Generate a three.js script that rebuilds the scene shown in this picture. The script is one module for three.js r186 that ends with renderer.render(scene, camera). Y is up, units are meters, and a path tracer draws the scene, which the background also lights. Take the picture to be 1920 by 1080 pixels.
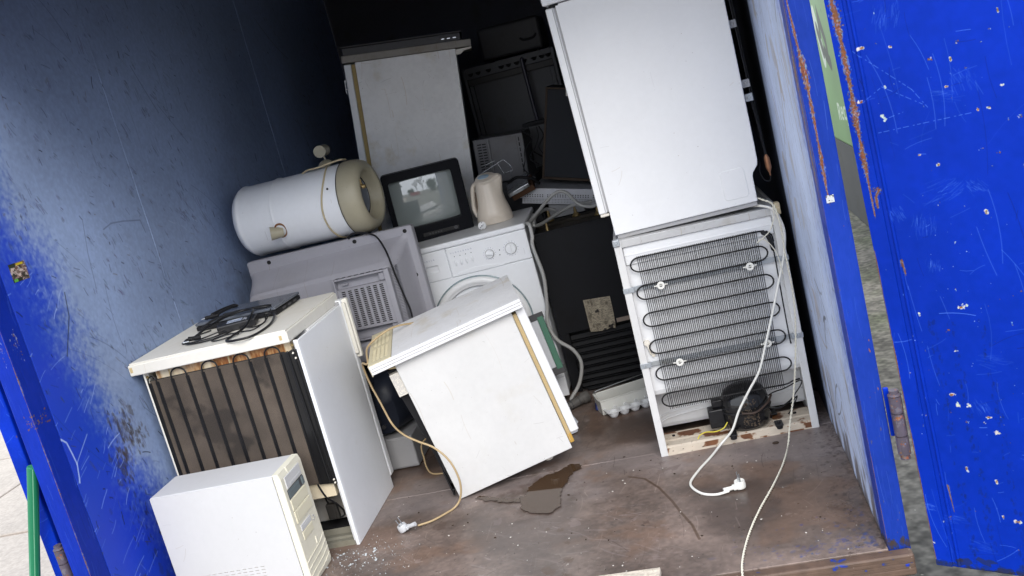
import * as THREE from 'three';
import { RoundedBoxGeometry } from 'three/addons/geometries/RoundedBoxGeometry.js';
import { mergeGeometries, mergeVertices, toCreasedNormals } from 'three/addons/utils/BufferGeometryUtils.js';

// ------------------------------------------------------------------ camera, sky, light, exposure
const scene = new THREE.Scene();
const camera = new THREE.PerspectiveCamera(32.7, 16 / 9, 0.05, 400);
camera.rotation.order = 'YXZ';
camera.position.set(0, 1.5, 0);
const D2R = Math.PI / 180;
camera.rotation.set(-11.35 * D2R, 11.75 * D2R, -14.55 * D2R);

const renderer = new THREE.WebGLRenderer({ antialias: true });
renderer.toneMapping = THREE.LinearToneMapping;
renderer.toneMappingExposure = 2.3;
renderer.shadowMap.enabled = true;

function rng(seed) {
  let s = seed >>> 0;
  return () => { s = (s + 0x6d2b79f5) >>> 0; let t = Math.imul(s ^ (s >>> 15), 1 | s); t = (t + Math.imul(t ^ (t >>> 7), 61 | t)) ^ t; return ((t ^ (t >>> 14)) >>> 0) / 4294967296; };
}
// periodic value noise
function makeNoise(seed, N = 256) {
  const r = rng(seed), g = new Float32Array(N * N);
  for (let i = 0; i < g.length; i++) g[i] = r();
  return (x, y, px = N, py = N) => {
    const xi = Math.floor(x), yi = Math.floor(y); let fx = x - xi, fy = y - yi;
    fx = fx * fx * (3 - 2 * fx); fy = fy * fy * (3 - 2 * fy);
    const m = (a, b) => ((a % b) + b) % b, x0 = m(xi, px) % N, x1 = m(xi + 1, px) % N, y0 = (m(yi, py) % N) * N, y1 = (m(yi + 1, py) % N) * N;
    const a = g[y0 + x0], b = g[y0 + x1], c = g[y1 + x0], d = g[y1 + x1];
    return (a + (b - a) * fx) * (1 - fy) + (c + (d - c) * fx) * fy;
  };
}
const NZ = makeNoise(7), NZ2 = makeNoise(91);
function fbm(nz, u, v, f, oct) { let s = 0, a = 0.5, n = 0; for (let o = 0; o < oct; o++) { s += a * nz(u * f, v * f, f, f); n += a; a *= 0.5; f *= 2; } return s / n; }
const clamp01 = (x) => Math.min(1, Math.max(0, x)), mix = (a, b, t) => a + (b - a) * t, sstep = (a, b, x) => { const t = clamp01((x - a) / (b - a)); return t * t * (3 - 2 * t); };

{ // overcast sky with soft clouds
  const W = 512, H = 256, data = new Float32Array(W * H * 4), nz = makeNoise(33, 64);
  for (let j = 0; j < H; j++) for (let i = 0; i < W; i++) {
    const el = (j / H - 0.5) * Math.PI, az = i / W;
    let L = (0.86 + 0.3 * Math.max(0, Math.sin(el)));
    const c = fbm(nz, az, 0.5 + el / 6.283, 8, 4);
    L *= 0.86 + 0.3 * c;
    const k = (j * W + i) * 4;
    data[k] = L * 0.95; data[k + 1] = L * 1.0; data[k + 2] = L * 1.09; data[k + 3] = 1;
  }
  const sky = new THREE.DataTexture(data, W, H, THREE.RGBAFormat, THREE.FloatType);
  sky.mapping = THREE.EquirectangularReflectionMapping; sky.magFilter = THREE.LinearFilter; sky.minFilter = THREE.LinearFilter; sky.needsUpdate = true;
  scene.background = sky; scene.environment = sky;
}
const sun = new THREE.DirectionalLight(0xfff8ef, 1.0);
sun.position.set(2.2, 7.6, 4.4); sun.target.position.set(-0.9, 0.6, -4);
sun.castShadow = true; sun.shadow.radius = 60; sun.shadow.mapSize.set(2048, 2048);
Object.assign(sun.shadow.camera, { left: -9, right: 9, top: 9, bottom: -9, near: 0.5, far: 40 });
sun.shadow.normalBias = 0.01;
scene.add(sun, sun.target);

// ------------------------------------------------------------------ helpers
const V = (x, y, z) => new THREE.Vector3(x, y, z);
const used = {};
function numbered(n) { const k = used[n] = (used[n] ?? -1) + 1; return k ? `${n}_${String(k).padStart(3, '0')}` : n; }
function thing(name, label, category, pos = [0, 0, 0], rot = [0, 0, 0], group) {
  const o = new THREE.Group(); o.name = numbered(name); o.rotation.order = 'YXZ';
  o.position.set(...pos); o.rotation.set(rot[0] * D2R, rot[1] * D2R, rot[2] * D2R);
  o.userData = { label, category }; if (group) o.userData.group = group;
  scene.add(o); return o;
}
function prep(g, uvf) {
  if (g.index) g = g.toNonIndexed();
  for (const k of Object.keys(g.attributes)) if (!['position', 'normal', 'uv'].includes(k)) g.deleteAttribute(k);
  if (!g.attributes.normal) g.computeVertexNormals();
  const p = g.attributes.position, n = g.attributes.normal;
  if (uvf !== 'keep') {
    const uv = new Float32Array(p.count * 2);
    for (let t = 0; t < p.count; t += 3) {
      // face normal decides the projection, in metres
      const ax = p.getX(t + 1) - p.getX(t), ay = p.getY(t + 1) - p.getY(t), az = p.getZ(t + 1) - p.getZ(t);
      const bx = p.getX(t + 2) - p.getX(t), by = p.getY(t + 2) - p.getY(t), bz = p.getZ(t + 2) - p.getZ(t);
      const nx = Math.abs(ay * bz - az * by), ny = Math.abs(az * bx - ax * bz), nzz = Math.abs(ax * by - ay * bx);
      for (let k = t; k < t + 3; k++) {
        const x = p.getX(k), y = p.getY(k), z = p.getZ(k); let u, v;
        if (uvf) [u, v] = uvf(x, y, z, [nx, ny, nzz]);
        else if (nx >= ny && nx >= nzz) { u = z + 0.37; v = y; } else if (ny >= nzz) { u = x; v = z + 0.61; } else { u = x + 0.13; v = y + 0.29; }
        uv[2 * k] = u; uv[2 * k + 1] = v;
      }
    }
    g.setAttribute('uv', new THREE.BufferAttribute(uv, 2));
  }
  g.morphAttributes = {};
  return g;
}
function part(name, geos, material, parent = scene, opt = {}) {
  geos = (Array.isArray(geos) ? geos : [geos]).map((g) => prep(g, opt.uv));
  const g = geos.length > 1 ? mergeGeometries(geos) : geos[0];
  const m = new THREE.Mesh(g, material); m.name = parent === scene ? numbered(name) : name; m.castShadow = m.receiveShadow = true;
  if (opt.label) m.userData.label = opt.label; if (opt.kind) m.userData.kind = opt.kind; if (opt.category) m.userData.category = opt.category;
  if (opt.pos) m.position.set(...opt.pos); if (opt.rot) { m.rotation.order = 'YXZ'; m.rotation.set(...opt.rot.map((a) => a * D2R)); }
  parent.add(m); return m;
}
function bx(x0, x1, y0, y1, z0, z1, r = 0.003) {
  const w = x1 - x0, h = y1 - y0, d = z1 - z0, rr = Math.min(r, w * 0.45, h * 0.45, d * 0.45);
  const g = rr > 0.0004 ? new RoundedBoxGeometry(w, h, d, 2, rr) : new THREE.BoxGeometry(w, h, d);
  return g.translate((x0 + x1) / 2, (y0 + y1) / 2, (z0 + z1) / 2);
}
const cb = (w, h, d, x, y, z, r) => bx(x - w / 2, x + w / 2, y - h / 2, y + h / 2, z - d / 2, z + d / 2, r);
function cyl(r0, r1, h, x, y, z, axis = 'y', seg = 24) {
  const g = new THREE.CylinderGeometry(r1, r0, h, seg);
  if (axis === 'x') g.rotateZ(-Math.PI / 2); if (axis === 'z') g.rotateX(Math.PI / 2);
  return g.translate(x, y, z);
}
function tube(pts, r, seg = 40, rad = 8, closed = false, tension = 0.5) {
  const c = new THREE.CatmullRomCurve3(pts.map((p) => V(...p)), closed, 'catmullrom', tension);
  const g = [new THREE.TubeGeometry(c, seg, r, rad, closed)];
  if (!closed) { const s = () => new THREE.SphereGeometry(r, rad, 6); g.push(s().translate(...pts[0]), s().translate(...pts[pts.length - 1])); }
  return mergeGeometries(g.map((a) => prep(a)));
}
function poly(pts, holes = []) {
  const s = new THREE.Shape(pts.map((p) => new THREE.Vector2(...p)));
  for (const h of holes) s.holes.push(new THREE.Path(h.map((p) => new THREE.Vector2(...p))));
  return s;
}
const rectPts = (x0, x1, y0, y1) => [[x0, y0], [x1, y0], [x1, y1], [x0, y1]];
function rrect(x0, x1, y0, y1, r, n = 5) {
  const o = []; for (const [cx, cy, a] of [[x1 - r, y0 + r, -90], [x1 - r, y1 - r, 0], [x0 + r, y1 - r, 90], [x0 + r, y0 + r, 180]])
    for (let i = 0; i <= n; i++) { const t = (a + 90 * i / n) * D2R; o.push([cx + r * Math.cos(t), cy + r * Math.sin(t)]); } return o;
}
const circ = (x, y, r, n = 20) => Array.from({ length: n }, (_, i) => [x + r * Math.cos(i / n * 6.28318), y + r * Math.sin(i / n * 6.28318)]);
// extruded in +z from z0 to z0 + t
function ext(shape, t, z0 = 0, bevel = 0) {
  const g = new THREE.ExtrudeGeometry(shape, { depth: t - 2 * bevel, bevelEnabled: bevel > 0, bevelSize: bevel, bevelThickness: bevel, bevelOffset: -bevel, bevelSegments: 2, curveSegments: 12 });
  return g.translate(0, 0, z0 + bevel);
}
// profile in (z, y) extruded along x from x0 to x1
function extX(pts, x0, x1, bevel = 0) { return ext(poly(pts.map(([z, y]) => [-z, y])), x1 - x0, 0, bevel).rotateY(Math.PI / 2).translate(x0, 0, 0); }
function lathe(pts, seg = 48) { return new THREE.LatheGeometry(pts.map((p) => new THREE.Vector2(...p)), seg); }
function loft(rings, capEnd = true, capStart = false, crease = 0.6) { // rings: arrays of [x,y,z] of the same length
  const pos = [], idx = [], n = rings[0].length;
  rings.forEach((r) => r.forEach((p) => pos.push(...p)));
  for (let k = 0; k < rings.length - 1; k++) for (let i = 0; i < n; i++) { const j = (i + 1) % n, a = k * n + i, b = k * n + j, c = a + n, d = b + n; idx.push(a, b, d, a, d, c); }
  const cap = (k, flip) => { const r = rings[k], c = pos.length / 3; let s = [0, 0, 0]; r.forEach((p) => s = s.map((v, i) => v + p[i] / n)); pos.push(...s); for (let i = 0; i < n; i++) { const a = k * n + i, b = k * n + (i + 1) % n; flip ? idx.push(c, b, a) : idx.push(c, a, b); } };
  if (capEnd) cap(rings.length - 1, false); if (capStart) cap(0, true);
  const g = new THREE.BufferGeometry(); g.setAttribute('position', new THREE.Float32BufferAttribute(pos, 3)); g.setIndex(idx);
  return toCreasedNormals(g, crease);
}

// ------------------------------------------------------------------ textures and materials
function canvas(w, h, draw) { const c = document.createElement('canvas'); c.width = w; c.height = h; draw(c.getContext('2d'), w, h); return c; }
function pixels(ctx, w, h, f) { const im = ctx.getImageData(0, 0, w, h), d = im.data; for (let j = 0; j < h; j++) for (let i = 0; i < w; i++) { const k = (j * w + i) * 4, c = f(i / w, j / h, [d[k], d[k + 1], d[k + 2]]); d[k] = c[0]; d[k + 1] = c[1]; d[k + 2] = c[2]; d[k + 3] = 255; } ctx.putImageData(im, 0, 0); }
function tex(c, size = null, srgb = true) {
  const t = new THREE.CanvasTexture(c); if (srgb) t.colorSpace = THREE.SRGBColorSpace; t.anisotropy = 8;
  if (size) { t.wrapS = t.wrapT = THREE.RepeatWrapping; t.repeat.set(1 / size, 1 / size); }
  return t;
}
const std = (o) => new THREE.MeshStandardMaterial({ roughness: 0.5, ...o });
const phys = (o) => new THREE.MeshPhysicalMaterial({ roughness: 0.5, ...o });
const lin = (r, g, b) => new THREE.Color().setRGB(r, g, b);
// one irregular blotch
function blot(ctx, r, x, y, s, ax = 1, rot = 0, n = 11) {
  ctx.save(); ctx.translate(x, y); ctx.rotate(rot); ctx.scale(ax, 1); ctx.beginPath();
  for (let i = 0; i <= n; i++) { const a = i / n * 6.283, q = s * (0.35 + 0.85 * r()); i ? ctx.lineTo(q * Math.cos(a), q * Math.sin(a)) : ctx.moveTo(q * Math.cos(a), q * Math.sin(a)); }
  ctx.closePath(); ctx.fill(); ctx.restore();
}
function scratch(ctx, r, x, y, len, ang, w, style) {
  ctx.strokeStyle = style; ctx.lineWidth = w; ctx.lineCap = 'round'; ctx.beginPath(); ctx.moveTo(x, y);
  const b = (r() - 0.5) * 0.5; ctx.quadraticCurveTo(x + len * 0.5 * Math.cos(ang + b), y + len * 0.5 * Math.sin(ang + b), x + len * Math.cos(ang), y + len * Math.sin(ang)); ctx.stroke();
}
function enamel(seed, o) { // near-white tile of 1 m, multiplied by the material's colour
  const S = 1024, nz = makeNoise(seed, 128);
  return tex(canvas(S, S, (ctx) => {
    pixels(ctx, S, S, (u, v) => {
      const a = fbm(nz, u, v, 6, 5) - 0.5, b = fbm(nz, u + 0.3, v, 64, 2) - 0.5;
      const d = clamp01((fbm(nz, u, v + 0.4, 10, 5) - 0.63) * 5) * o.dirt * (0.3 + 0.7 * fbm(nz, u, v, 100, 2));
      const m = 250 + a * o.mottle * 60 + b * o.mottle * 26;
      return [m * (1 - d * 0.18), m * (1 - d * 0.24), m * (1 - d * 0.36)];
    });
    const r = rng(seed);
    for (let i = 0; i < o.specks; i++) { const q = r(); ctx.fillStyle = q < 0.5 ? `rgba(60,45,35,${0.25 + 0.5 * r()})` : `rgba(120,95,70,${0.2 + 0.4 * r()})`; blot(ctx, r, r() * S, r() * S, 0.5 + 1.3 * r() * r(), 0.6 + 0.8 * r(), r() * 6, 6); }
    for (let i = 0; i < o.scratches; i++) scratch(ctx, r, r() * S, r() * S, 8 + 70 * r() * r(), r() * 6.28, 0.5 + 0.8 * r(), `rgba(${r() < 0.6 ? '110,105,100' : '150,120,90'},${0.12 + 0.3 * r()})`);
    for (let i = 0; i < (o.streaks || 0); i++) { const x = r() * S, y = r() * S, l = 30 + 160 * r(); scratch(ctx, r, x, y, l, Math.PI / 2 + (r() - 0.5) * 0.12, 0.8 + 2 * r(), `rgba(150,110,60,${0.08 + 0.2 * r()})`); }
  }), 1);
}
const T = {};
T.clean = enamel(3, { mottle: 0.12, dirt: 0, specks: 110, scratches: 14 });
T.worn = enamel(5, { mottle: 0.2, dirt: 0.12, specks: 240, scratches: 60, streaks: 10 });
T.dirty = enamel(9, { mottle: 0.4, dirt: 0.55, specks: 900, scratches: 160, streaks: 40 });
{ // fine grain used as relief and as gloss variation
  const S = 512, g = canvas(S, S, (ctx) => pixels(ctx, S, S, (u, v) => { const a = 128 + (fbm(NZ, u, v, 8, 6) - 0.5) * 190; return [a, a, a]; }));
  T.grain = tex(g, 0.5, false);
  T.grainFine = tex(g, 0.12, false);
  T.gloss = tex(canvas(S, S, (ctx) => pixels(ctx, S, S, (u, v) => { const a = 150 + (fbm(NZ2, u, v, 6, 5) - 0.5) * 230; return [a, a, a]; })), 0.8, false);
}
const M = {
  white: std({ color: lin(0.78, 0.785, 0.795), map: T.clean, roughness: 0.32 }),
  whiteWorn: std({ color: lin(0.66, 0.657, 0.65), map: T.worn, roughness: 0.36 }),
  cream: std({ color: lin(0.76, 0.735, 0.66), map: T.worn, roughness: 0.42 }),
  coolWhite: std({ color: lin(0.84, 0.86, 0.89), map: T.clean, roughness: 0.3 }),
  dirtyWhite: std({ color: lin(0.72, 0.68, 0.6), map: T.dirty, roughness: 0.55 }),
  pcWhite: std({ color: lin(0.6, 0.6, 0.6), map: T.clean, roughness: 0.5, bumpMap: T.grainFine, bumpScale: 0.00012 }),
  pcBeige: std({ color: lin(0.76, 0.73, 0.6), map: T.clean, roughness: 0.5, bumpMap: T.grainFine, bumpScale: 0.00015 }),
  yellowed: std({ color: lin(0.62, 0.52, 0.33), map: T.worn, roughness: 0.5 }),
  gasket: std({ color: lin(0.55, 0.42, 0.22), map: T.dirty, roughness: 0.7 }),
  greyShell: std({ color: lin(0.3, 0.297, 0.33), map: T.worn, roughness: 0.55, bumpMap: T.grainFine, bumpScale: 0.0002 }),
  greyBox: std({ color: lin(0.36, 0.36, 0.37), map: T.worn, roughness: 0.55 }),
  blackMatte: phys({ color: lin(0.013, 0.013, 0.015), roughness: 0.6, specularIntensity: 0.4 }),
  blackGloss: phys({ color: lin(0.01, 0.01, 0.011), roughness: 0.3, specularIntensity: 0.7 }),
  black: phys({ color: lin(0.016, 0.016, 0.018), map: T.dirty, roughness: 0.5, roughnessMap: T.gloss, specularIntensity: 0.6 }),
  tvBlack: phys({ color: lin(0.0055, 0.006, 0.009), roughness: 0.42, specularIntensity: 0.2, bumpMap: T.grainFine, bumpScale: 0.0002 }),
  darkBlue: phys({ color: lin(0.016, 0.02, 0.032), roughness: 0.45, specularIntensity: 0.6, bumpMap: T.grainFine, bumpScale: 0.0002 }),
  darkHole: std({ color: lin(0.01, 0.01, 0.01), roughness: 0.9 }),
  steel: std({ color: lin(0.5, 0.52, 0.54), metalness: 0.9, roughness: 0.38, roughnessMap: T.gloss }),
  zinc: std({ color: lin(0.42, 0.45, 0.48), metalness: 0.55, roughness: 0.5, map: T.dirty }),
  brass: std({ color: lin(0.3, 0.22, 0.1), metalness: 0.7, roughness: 0.45, map: T.dirty }),
  copper: std({ color: lin(0.42, 0.2, 0.11), metalness: 0.8, roughness: 0.45 }),
  beigePlastic: std({ color: lin(0.4, 0.365, 0.265), map: T.worn, roughness: 0.42 }),
  kettle: std({ color: lin(0.74, 0.66, 0.56), map: T.clean, roughness: 0.35 }),
  cordCream: std({ color: lin(0.7, 0.67, 0.56), roughness: 0.5 }),
  cordWhite: std({ color: lin(0.76, 0.75, 0.7), roughness: 0.45 }),
  cordBrown: std({ color: lin(0.42, 0.31, 0.17), roughness: 0.5 }),
  cordGrey: std({ color: lin(0.38, 0.38, 0.37), roughness: 0.5 }),
  plugGrey: std({ color: lin(0.55, 0.56, 0.58), map: T.worn, roughness: 0.45 }),
  darkGrey: std({ color: lin(0.06, 0.06, 0.065), map: T.worn, roughness: 0.55 }),
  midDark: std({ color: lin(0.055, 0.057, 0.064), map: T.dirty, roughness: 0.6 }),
};
// ------------------------------------------------------------------ ground
const XL = -2.145, XR = 0.31, ZF = -2.64, ZB = -6.65, YT = 2.4, GY = -0.22;
{
  const S = 1024, nz = makeNoise(50, 128);
  const gt = tex(canvas(S, S, (ctx) => {
    pixels(ctx, S, S, (u, v) => {
      const a = fbm(nz, u, v, 5, 6), b = fbm(nz, u, v + 0.5, 90, 2), g = clamp01((fbm(nz, u + 0.2, v, 7, 5) - 0.5) * 4);
      const m = 104 + (a - 0.5) * 84 + (b - 0.5) * 70; return [m * mix(1.02, 0.92, g), m * mix(0.99, 0.95, g), m * mix(0.92, 0.78, g)];
    });
    const r = rng(4);
    for (let i = 0; i < 700; i++) { ctx.fillStyle = r() < 0.6 ? `rgba(40,36,30,${0.2 + 0.4 * r()})` : `rgba(200,195,180,${0.2 + 0.4 * r()})`; blot(ctx, r, r() * S, r() * S, 0.8 + 3 * r() * r(), 1, 0, 7); }
  }), 2.2);
  const ground = part('ground', new THREE.PlaneGeometry(400, 400, 1, 1).rotateX(-Math.PI / 2).translate(0, GY, 0), std({ map: gt, roughness: 0.92, bumpMap: T.grain, bumpScale: 0.004 }), scene, { kind: 'structure', label: 'grey brown dirty concrete yard around the blue container' });
  const st = tex(canvas(S, S, (ctx) => {
    pixels(ctx, S, S, (u, v) => { const a = fbm(nz, u + 0.4, v, 4, 6), b = fbm(nz, u, v, 120, 2); const m = 216 + (a - 0.5) * 44 + (b - 0.5) * 34; return [m, m * 0.965, m * 0.92]; });
    const r = rng(14);
    for (let i = 0; i < 500; i++) { ctx.fillStyle = `rgba(110,90,70,${0.1 + 0.3 * r()})`; blot(ctx, r, r() * S, r() * S, 0.7 + 2.2 * r() * r(), 1, 0, 7); }
  }), 1.6);
  const sm = std({ map: st, color: lin(0.5, 0.485, 0.47), roughness: 0.9, bumpMap: T.grain, bumpScale: 0.003 });
  // bedding sand that shows in the joints, then the slabs one by one
  part('joint_sand', bx(-14.7, -2.36, GY - 0.02, GY + 0.018, -12, 14, 0), std({ color: lin(0.42, 0.25, 0.17), roughness: 1, bumpMap: T.grain, bumpScale: 0.004 }), ground);
  const r = rng(77), px = 2.0, pz = 1.55;
  for (let i = 0; i < 6; i++) for (let j = -5; j < 11; j++) {
    const x0 = -4.62 + (1 - i) * px + 0.012, z0 = -4.49 + j * pz + 0.012, dx = Math.min(x0 + px - 0.024, -2.37);
    const g = bx(x0, dx, GY - 0.02, GY + 0.035 + 0.004 * r(), z0, z0 + pz - 0.024, 0.008); part('paving_slab', g, sm, ground);
  }
}

// ------------------------------------------------------------------ container
const cont = thing('waste_container', 'large blue steel waste container with rusty edges and open doors, full of old appliances', 'container', [-0.92, GY, -4.6]);
const CW = (g) => g.translate(0.92, -GY, 4.6);
const cpart = (n, gs, m, o) => part(n, (Array.isArray(gs) ? gs : [gs]).map((g) => CW(g)), m, o?.parent || cont, o ? { ...o, uv: o.uv && ((x, y, z, nn) => o.uv(x - 0.92, y + GY, z - 4.6, nn)) } : {});

function wallCanvas(W, H, depth, o) { // u: from the opening inwards (0..depth m), v: from the floor up (0..YT m)
  const nz = makeNoise(o.seed, 256), P = W / depth;
  return canvas(W, H, (ctx) => {
    pixels(ctx, W, H, (u, v) => {
      const zz = u * depth, yy = (1 - v) * YT;
      const n1 = fbm(nz, u * 0.7, v * 0.45, 10, 6), n2 = fbm(nz, u * 0.7 + 0.5, v * 0.5, 24, 4), n3 = fbm(nz, u * 2 % 1, v, 180, 2);
      // fresh blue sprayed in from the opening over the grey primer, thinning out in speckles
      const edge = mix(o.e0, o.e1, clamp01(yy / 1.5)) + (n1 - 0.5) * 0.26 + (n2 - 0.5) * 0.16;
      let b = 1 - sstep(edge - 0.17, edge + 0.2, zz + (n3 - 0.5) * 0.16);
      let c = [o.base[0], o.base[1], o.base[2]].map((x) => x * (1 + (n1 - 0.5) * 0.22 + (n3 - 0.5) * 0.1));
      const blue = [14 + n2 * 14, 40 + n2 * 26, 168 + n1 * 30];
      c = c.map((x, i) => mix(x, blue[i], b * (0.86 + 0.14 * n2)));
      // grime near the floor: brown mud splashed up in patches
      const gr = sstep(0.68, 0.84, fbm(nz, u + 0.2, v * 0.6, 22, 5) + 0.34 * Math.exp(-yy / 0.12)) * 0.7 * Math.exp(-yy / 0.5);
      return [mix(c[0], 66, gr), mix(c[1], 54, gr), mix(c[2], 46, gr)];
    });
    const r = rng(o.seed + 1);
    const Y = (y) => H * (1 - y / YT);
    for (let i = 0; i < o.n * 2.2; i++) { // dark nicks and pale scratches
      const x = r() * W, y = r() * H, q = r();
      const st = q < 0.62 ? `rgba(18,22,34,${0.25 + 0.55 * r()})` : q < 0.8 ? `rgba(190,205,230,${0.12 + 0.25 * r()})` : `rgba(86,66,44,${0.2 + 0.4 * r()})`;
      scratch(ctx, r, x, y, 3 + 26 * r() * r(), o.ang + (r() - 0.5) * 1.6, 0.6 + 2 * r() * r(), st);
    }
    for (let i = 0; i < o.n / 9; i++) scratch(ctx, r, r() * W, r() * H, 40 + 170 * r(), o.ang + (r() - 0.5) * 1.1, 0.6 + 1.1 * r(), r() < 0.5 ? `rgba(30,36,54,${0.2 + 0.3 * r()})` : `rgba(170,190,225,${0.12 + 0.2 * r()})`);
    for (let i = 0; i < 40; i++) { ctx.fillStyle = `rgba(92,74,50,${0.1 + 0.2 * r()})`; blot(ctx, r, r() * W, r() * H, 2 + 6 * r(), 0.6 + r(), r() * 3); }
    o.extra && o.extra(ctx, r, (z, y) => [(ZF - z) * P, Y(y)], P);
  });
}
const leftC = wallCanvas(2048, 1226, ZF - ZB, {
  seed: 21, base: [142, 160, 194], e0: 0.52, e1: 0.16, n: 900, ang: 1.1,
  extra(ctx, r, at) {
    const brush = (z, y, n, s, col, sz, sy) => { for (let i = 0; i < n; i++) { const [X, Yv] = at(z + (r() - 0.5) * sz * (0.4 + r()), y + (r() - 0.5) * sy * (0.4 + r())); ctx.fillStyle = `rgba(${col},${0.1 + 0.32 * r()})`; blot(ctx, r, X, Yv, s * (0.4 + r()), 0.35 + 0.3 * r(), 0.3 * (r() - 0.5) - 0.1); } };
    for (let i = 0; i < 160; i++) { const [X, Y] = at(-2.75 - 1.4 * r(), 0.6 + 1.5 * r()); const s = 3 + 12 * r() * r(), an = 1.1 + (r() - 0.5) * 0.8; for (let k = 0; k < 5; k++) scratch(ctx, r, X + (r() - 0.5) * s * 2, Y + (r() - 0.5) * s * 2, s * (0.6 + 2 * r()), an + (r() - 0.5) * 0.3, 0.8 + 2 * r(), `rgba(${50 + 30 * r()},${54 + 30 * r()},${72 + 30 * r()},${0.12 + 0.28 * r()})`); }
    brush(-3.06, 0.69, 70, 9, '58,48,40', 0.14, 0.1); brush(-3.0, 0.57, 80, 8, '62,50,40', 0.14, 0.16); brush(-3.13, 0.62, 40, 7, '58,48,40', 0.1, 0.1);
    brush(-2.95, 1.52, 16, 5, '56,58,76', 0.1, 0.1); brush(-3.22, 0.1, 120, 14, '52,44,38', 0.5, 0.2);
    brush(-3.0, 0.35, 40, 6, '40,36,40', 0.3, 0.2);
    const line = (pts, w, c) => { ctx.strokeStyle = c; ctx.lineWidth = w; ctx.lineJoin = 'round'; ctx.beginPath(); pts.forEach((p, i) => { const [X, Y] = at(...p); i ? ctx.lineTo(X, Y) : ctx.moveTo(X, Y); }); ctx.stroke(); };
    line([[-3.34, 1.362], [-3.4, 1.375], [-3.48, 1.369], [-3.6, 1.352], [-3.61, 1.3]], 2.4, 'rgba(60,68,88,.4)');
    line([[-3.235, 1.42], [-3.2, 1.3], [-3.178, 1.17]], 2, 'rgba(60,68,90,.35)');
    line([[-2.691, 0.77], [-2.72, 0.775], [-2.75, 0.745], [-2.758, 0.7], [-2.763, 0.663], [-2.75, 0.62], [-2.744, 0.604]], 3.4, 'rgba(196,210,236,.75)');
    line([[-2.76, 0.663], [-2.86, 0.73]], 2.2, 'rgba(180,198,232,.6)');
    line([[-2.9, 1.0], [-2.98, 1.12], [-3.0, 1.2]], 3, 'rgba(40,48,66,.6)');
    for (let i = 0; i < 28; i++) { const [X, Y] = at(-2.66 - 0.3 * r(), 0.5 + 0.8 * r()); scratch(ctx, r, X, Y, 8 + 40 * r(), -0.5 + (r() - 0.5) * 0.7, 0.8 + 1.4 * r(), `rgba(186,204,240,${0.25 + 0.4 * r()})`); }
    for (let i = 0; i < 26; i++) { const [X, Y] = at(-2.68 - 0.3 * r(), 0.15 + 0.45 * r()); scratch(ctx, r, X, Y, 10 + 50 * r(), -0.55 + (r() - 0.5) * 0.4, 0.8 + 1.2 * r(), `rgba(160,182,232,${0.25 + 0.35 * r()})`); }
  },
});
const rightC = wallCanvas(1024, 1024, 1.2, { seed: 61, base: [190, 204, 232], e0: 0.07, e1: 0.06, n: 380, ang: 1.9,
  extra(ctx, r, at) { for (let i = 0; i < 90; i++) { const [X, Y] = at(-2.72 - 0.95 * r(), 0.05 + 1.7 * r()); ctx.fillStyle = `rgba(${90 + 40 * r()},${86 + 40 * r()},${100 + 50 * r()},${0.08 + 0.2 * r()})`; blot(ctx, r, X, Y, 5 + 22 * r(), 0.35, 0.15); }
    for (let i = 0; i < 46; i++) { const [X, Y] = at(-2.7 - 0.9 * r(), 0.1 + 1.55 * r()); scratch(ctx, r, X, Y, 40 + 150 * r(), r() * 6.28, 2 + 4 * r(), r() < 0.6 ? `rgba(44,48,62,${0.25 + 0.4 * r()})` : `rgba(140,112,84,${0.3 + 0.3 * r()})`); }
    for (let i = 0; i < 30; i++) { const [X, Y] = at(-2.7 - 0.9 * r(), 0.1 + 1.55 * r()); ctx.fillStyle = `rgba(150,126,100,${0.15 + 0.25 * r()})`; blot(ctx, r, X, Y, 10 + 26 * r(), 1.6, r() * 3); }
    for (let i = 0; i < 420; i++) { const [X, Y] = at(-2.72 - 0.95 * r(), 0.1 + 1.6 * r()); scratch(ctx, r, X, Y, 6 + 34 * r(), 1.75 + (r() - 0.5) * 0.9, 0.7 + 1.6 * r() * r(), r() < 0.75 ? `rgba(34,38,50,${0.3 + 0.5 * r()})` : `rgba(112,84,56,${0.3 + 0.4 * r()})`); } } });
const wallL = phys({ map: tex(leftC), roughness: 0.5, specularIntensity: 0.5, bumpMap: T.grain, bumpScale: 0.0012 });
const wallR = std({ map: tex(rightC), roughness: 0.5, bumpMap: T.grain, bumpScale: 0.0012 });
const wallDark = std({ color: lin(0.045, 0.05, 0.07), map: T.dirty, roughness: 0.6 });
const uvL = (x, y, z) => [(ZF - z) / (ZF - ZB), y / YT], uvR = (x, y, z) => [(ZF - z) / 1.2, y / YT];
// left side: three steel sheets joined by weld seams
for (const [z1, z0] of [[ZF - 0.09, -3.65], [-3.65, -5.15], [-5.15, ZB]]) cpart('wall_panel', bx(XL - 0.006, XL + (z1 < -4 ? -0.0015 : 0), -0.004, YT, z0 + 0.002, z1 - 0.002, 0.0015), wallL, { uv: uvL });
for (const z of [-3.65, -5.15]) {
  const pts = []; const r = rng(z * -100); for (let i = 0; i <= 40; i++) pts.push([XL - 0.0017 + 0.0008 * r(), 0.002 + i * (YT - 0.01) / 40, z + (r() - 0.5) * 0.004]);
  cpart('weld_seam', tube(pts, 0.003, 90, 6), wallL, { uv: uvL });
}
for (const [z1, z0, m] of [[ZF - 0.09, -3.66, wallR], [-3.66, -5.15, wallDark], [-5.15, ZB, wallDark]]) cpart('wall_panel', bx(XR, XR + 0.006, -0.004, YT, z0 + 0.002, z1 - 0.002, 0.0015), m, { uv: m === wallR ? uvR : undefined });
cpart('back_wall', bx(XL - 0.006, XR + 0.006, -0.01, YT, ZB - 0.01, ZB, 0), wallDark);
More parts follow.
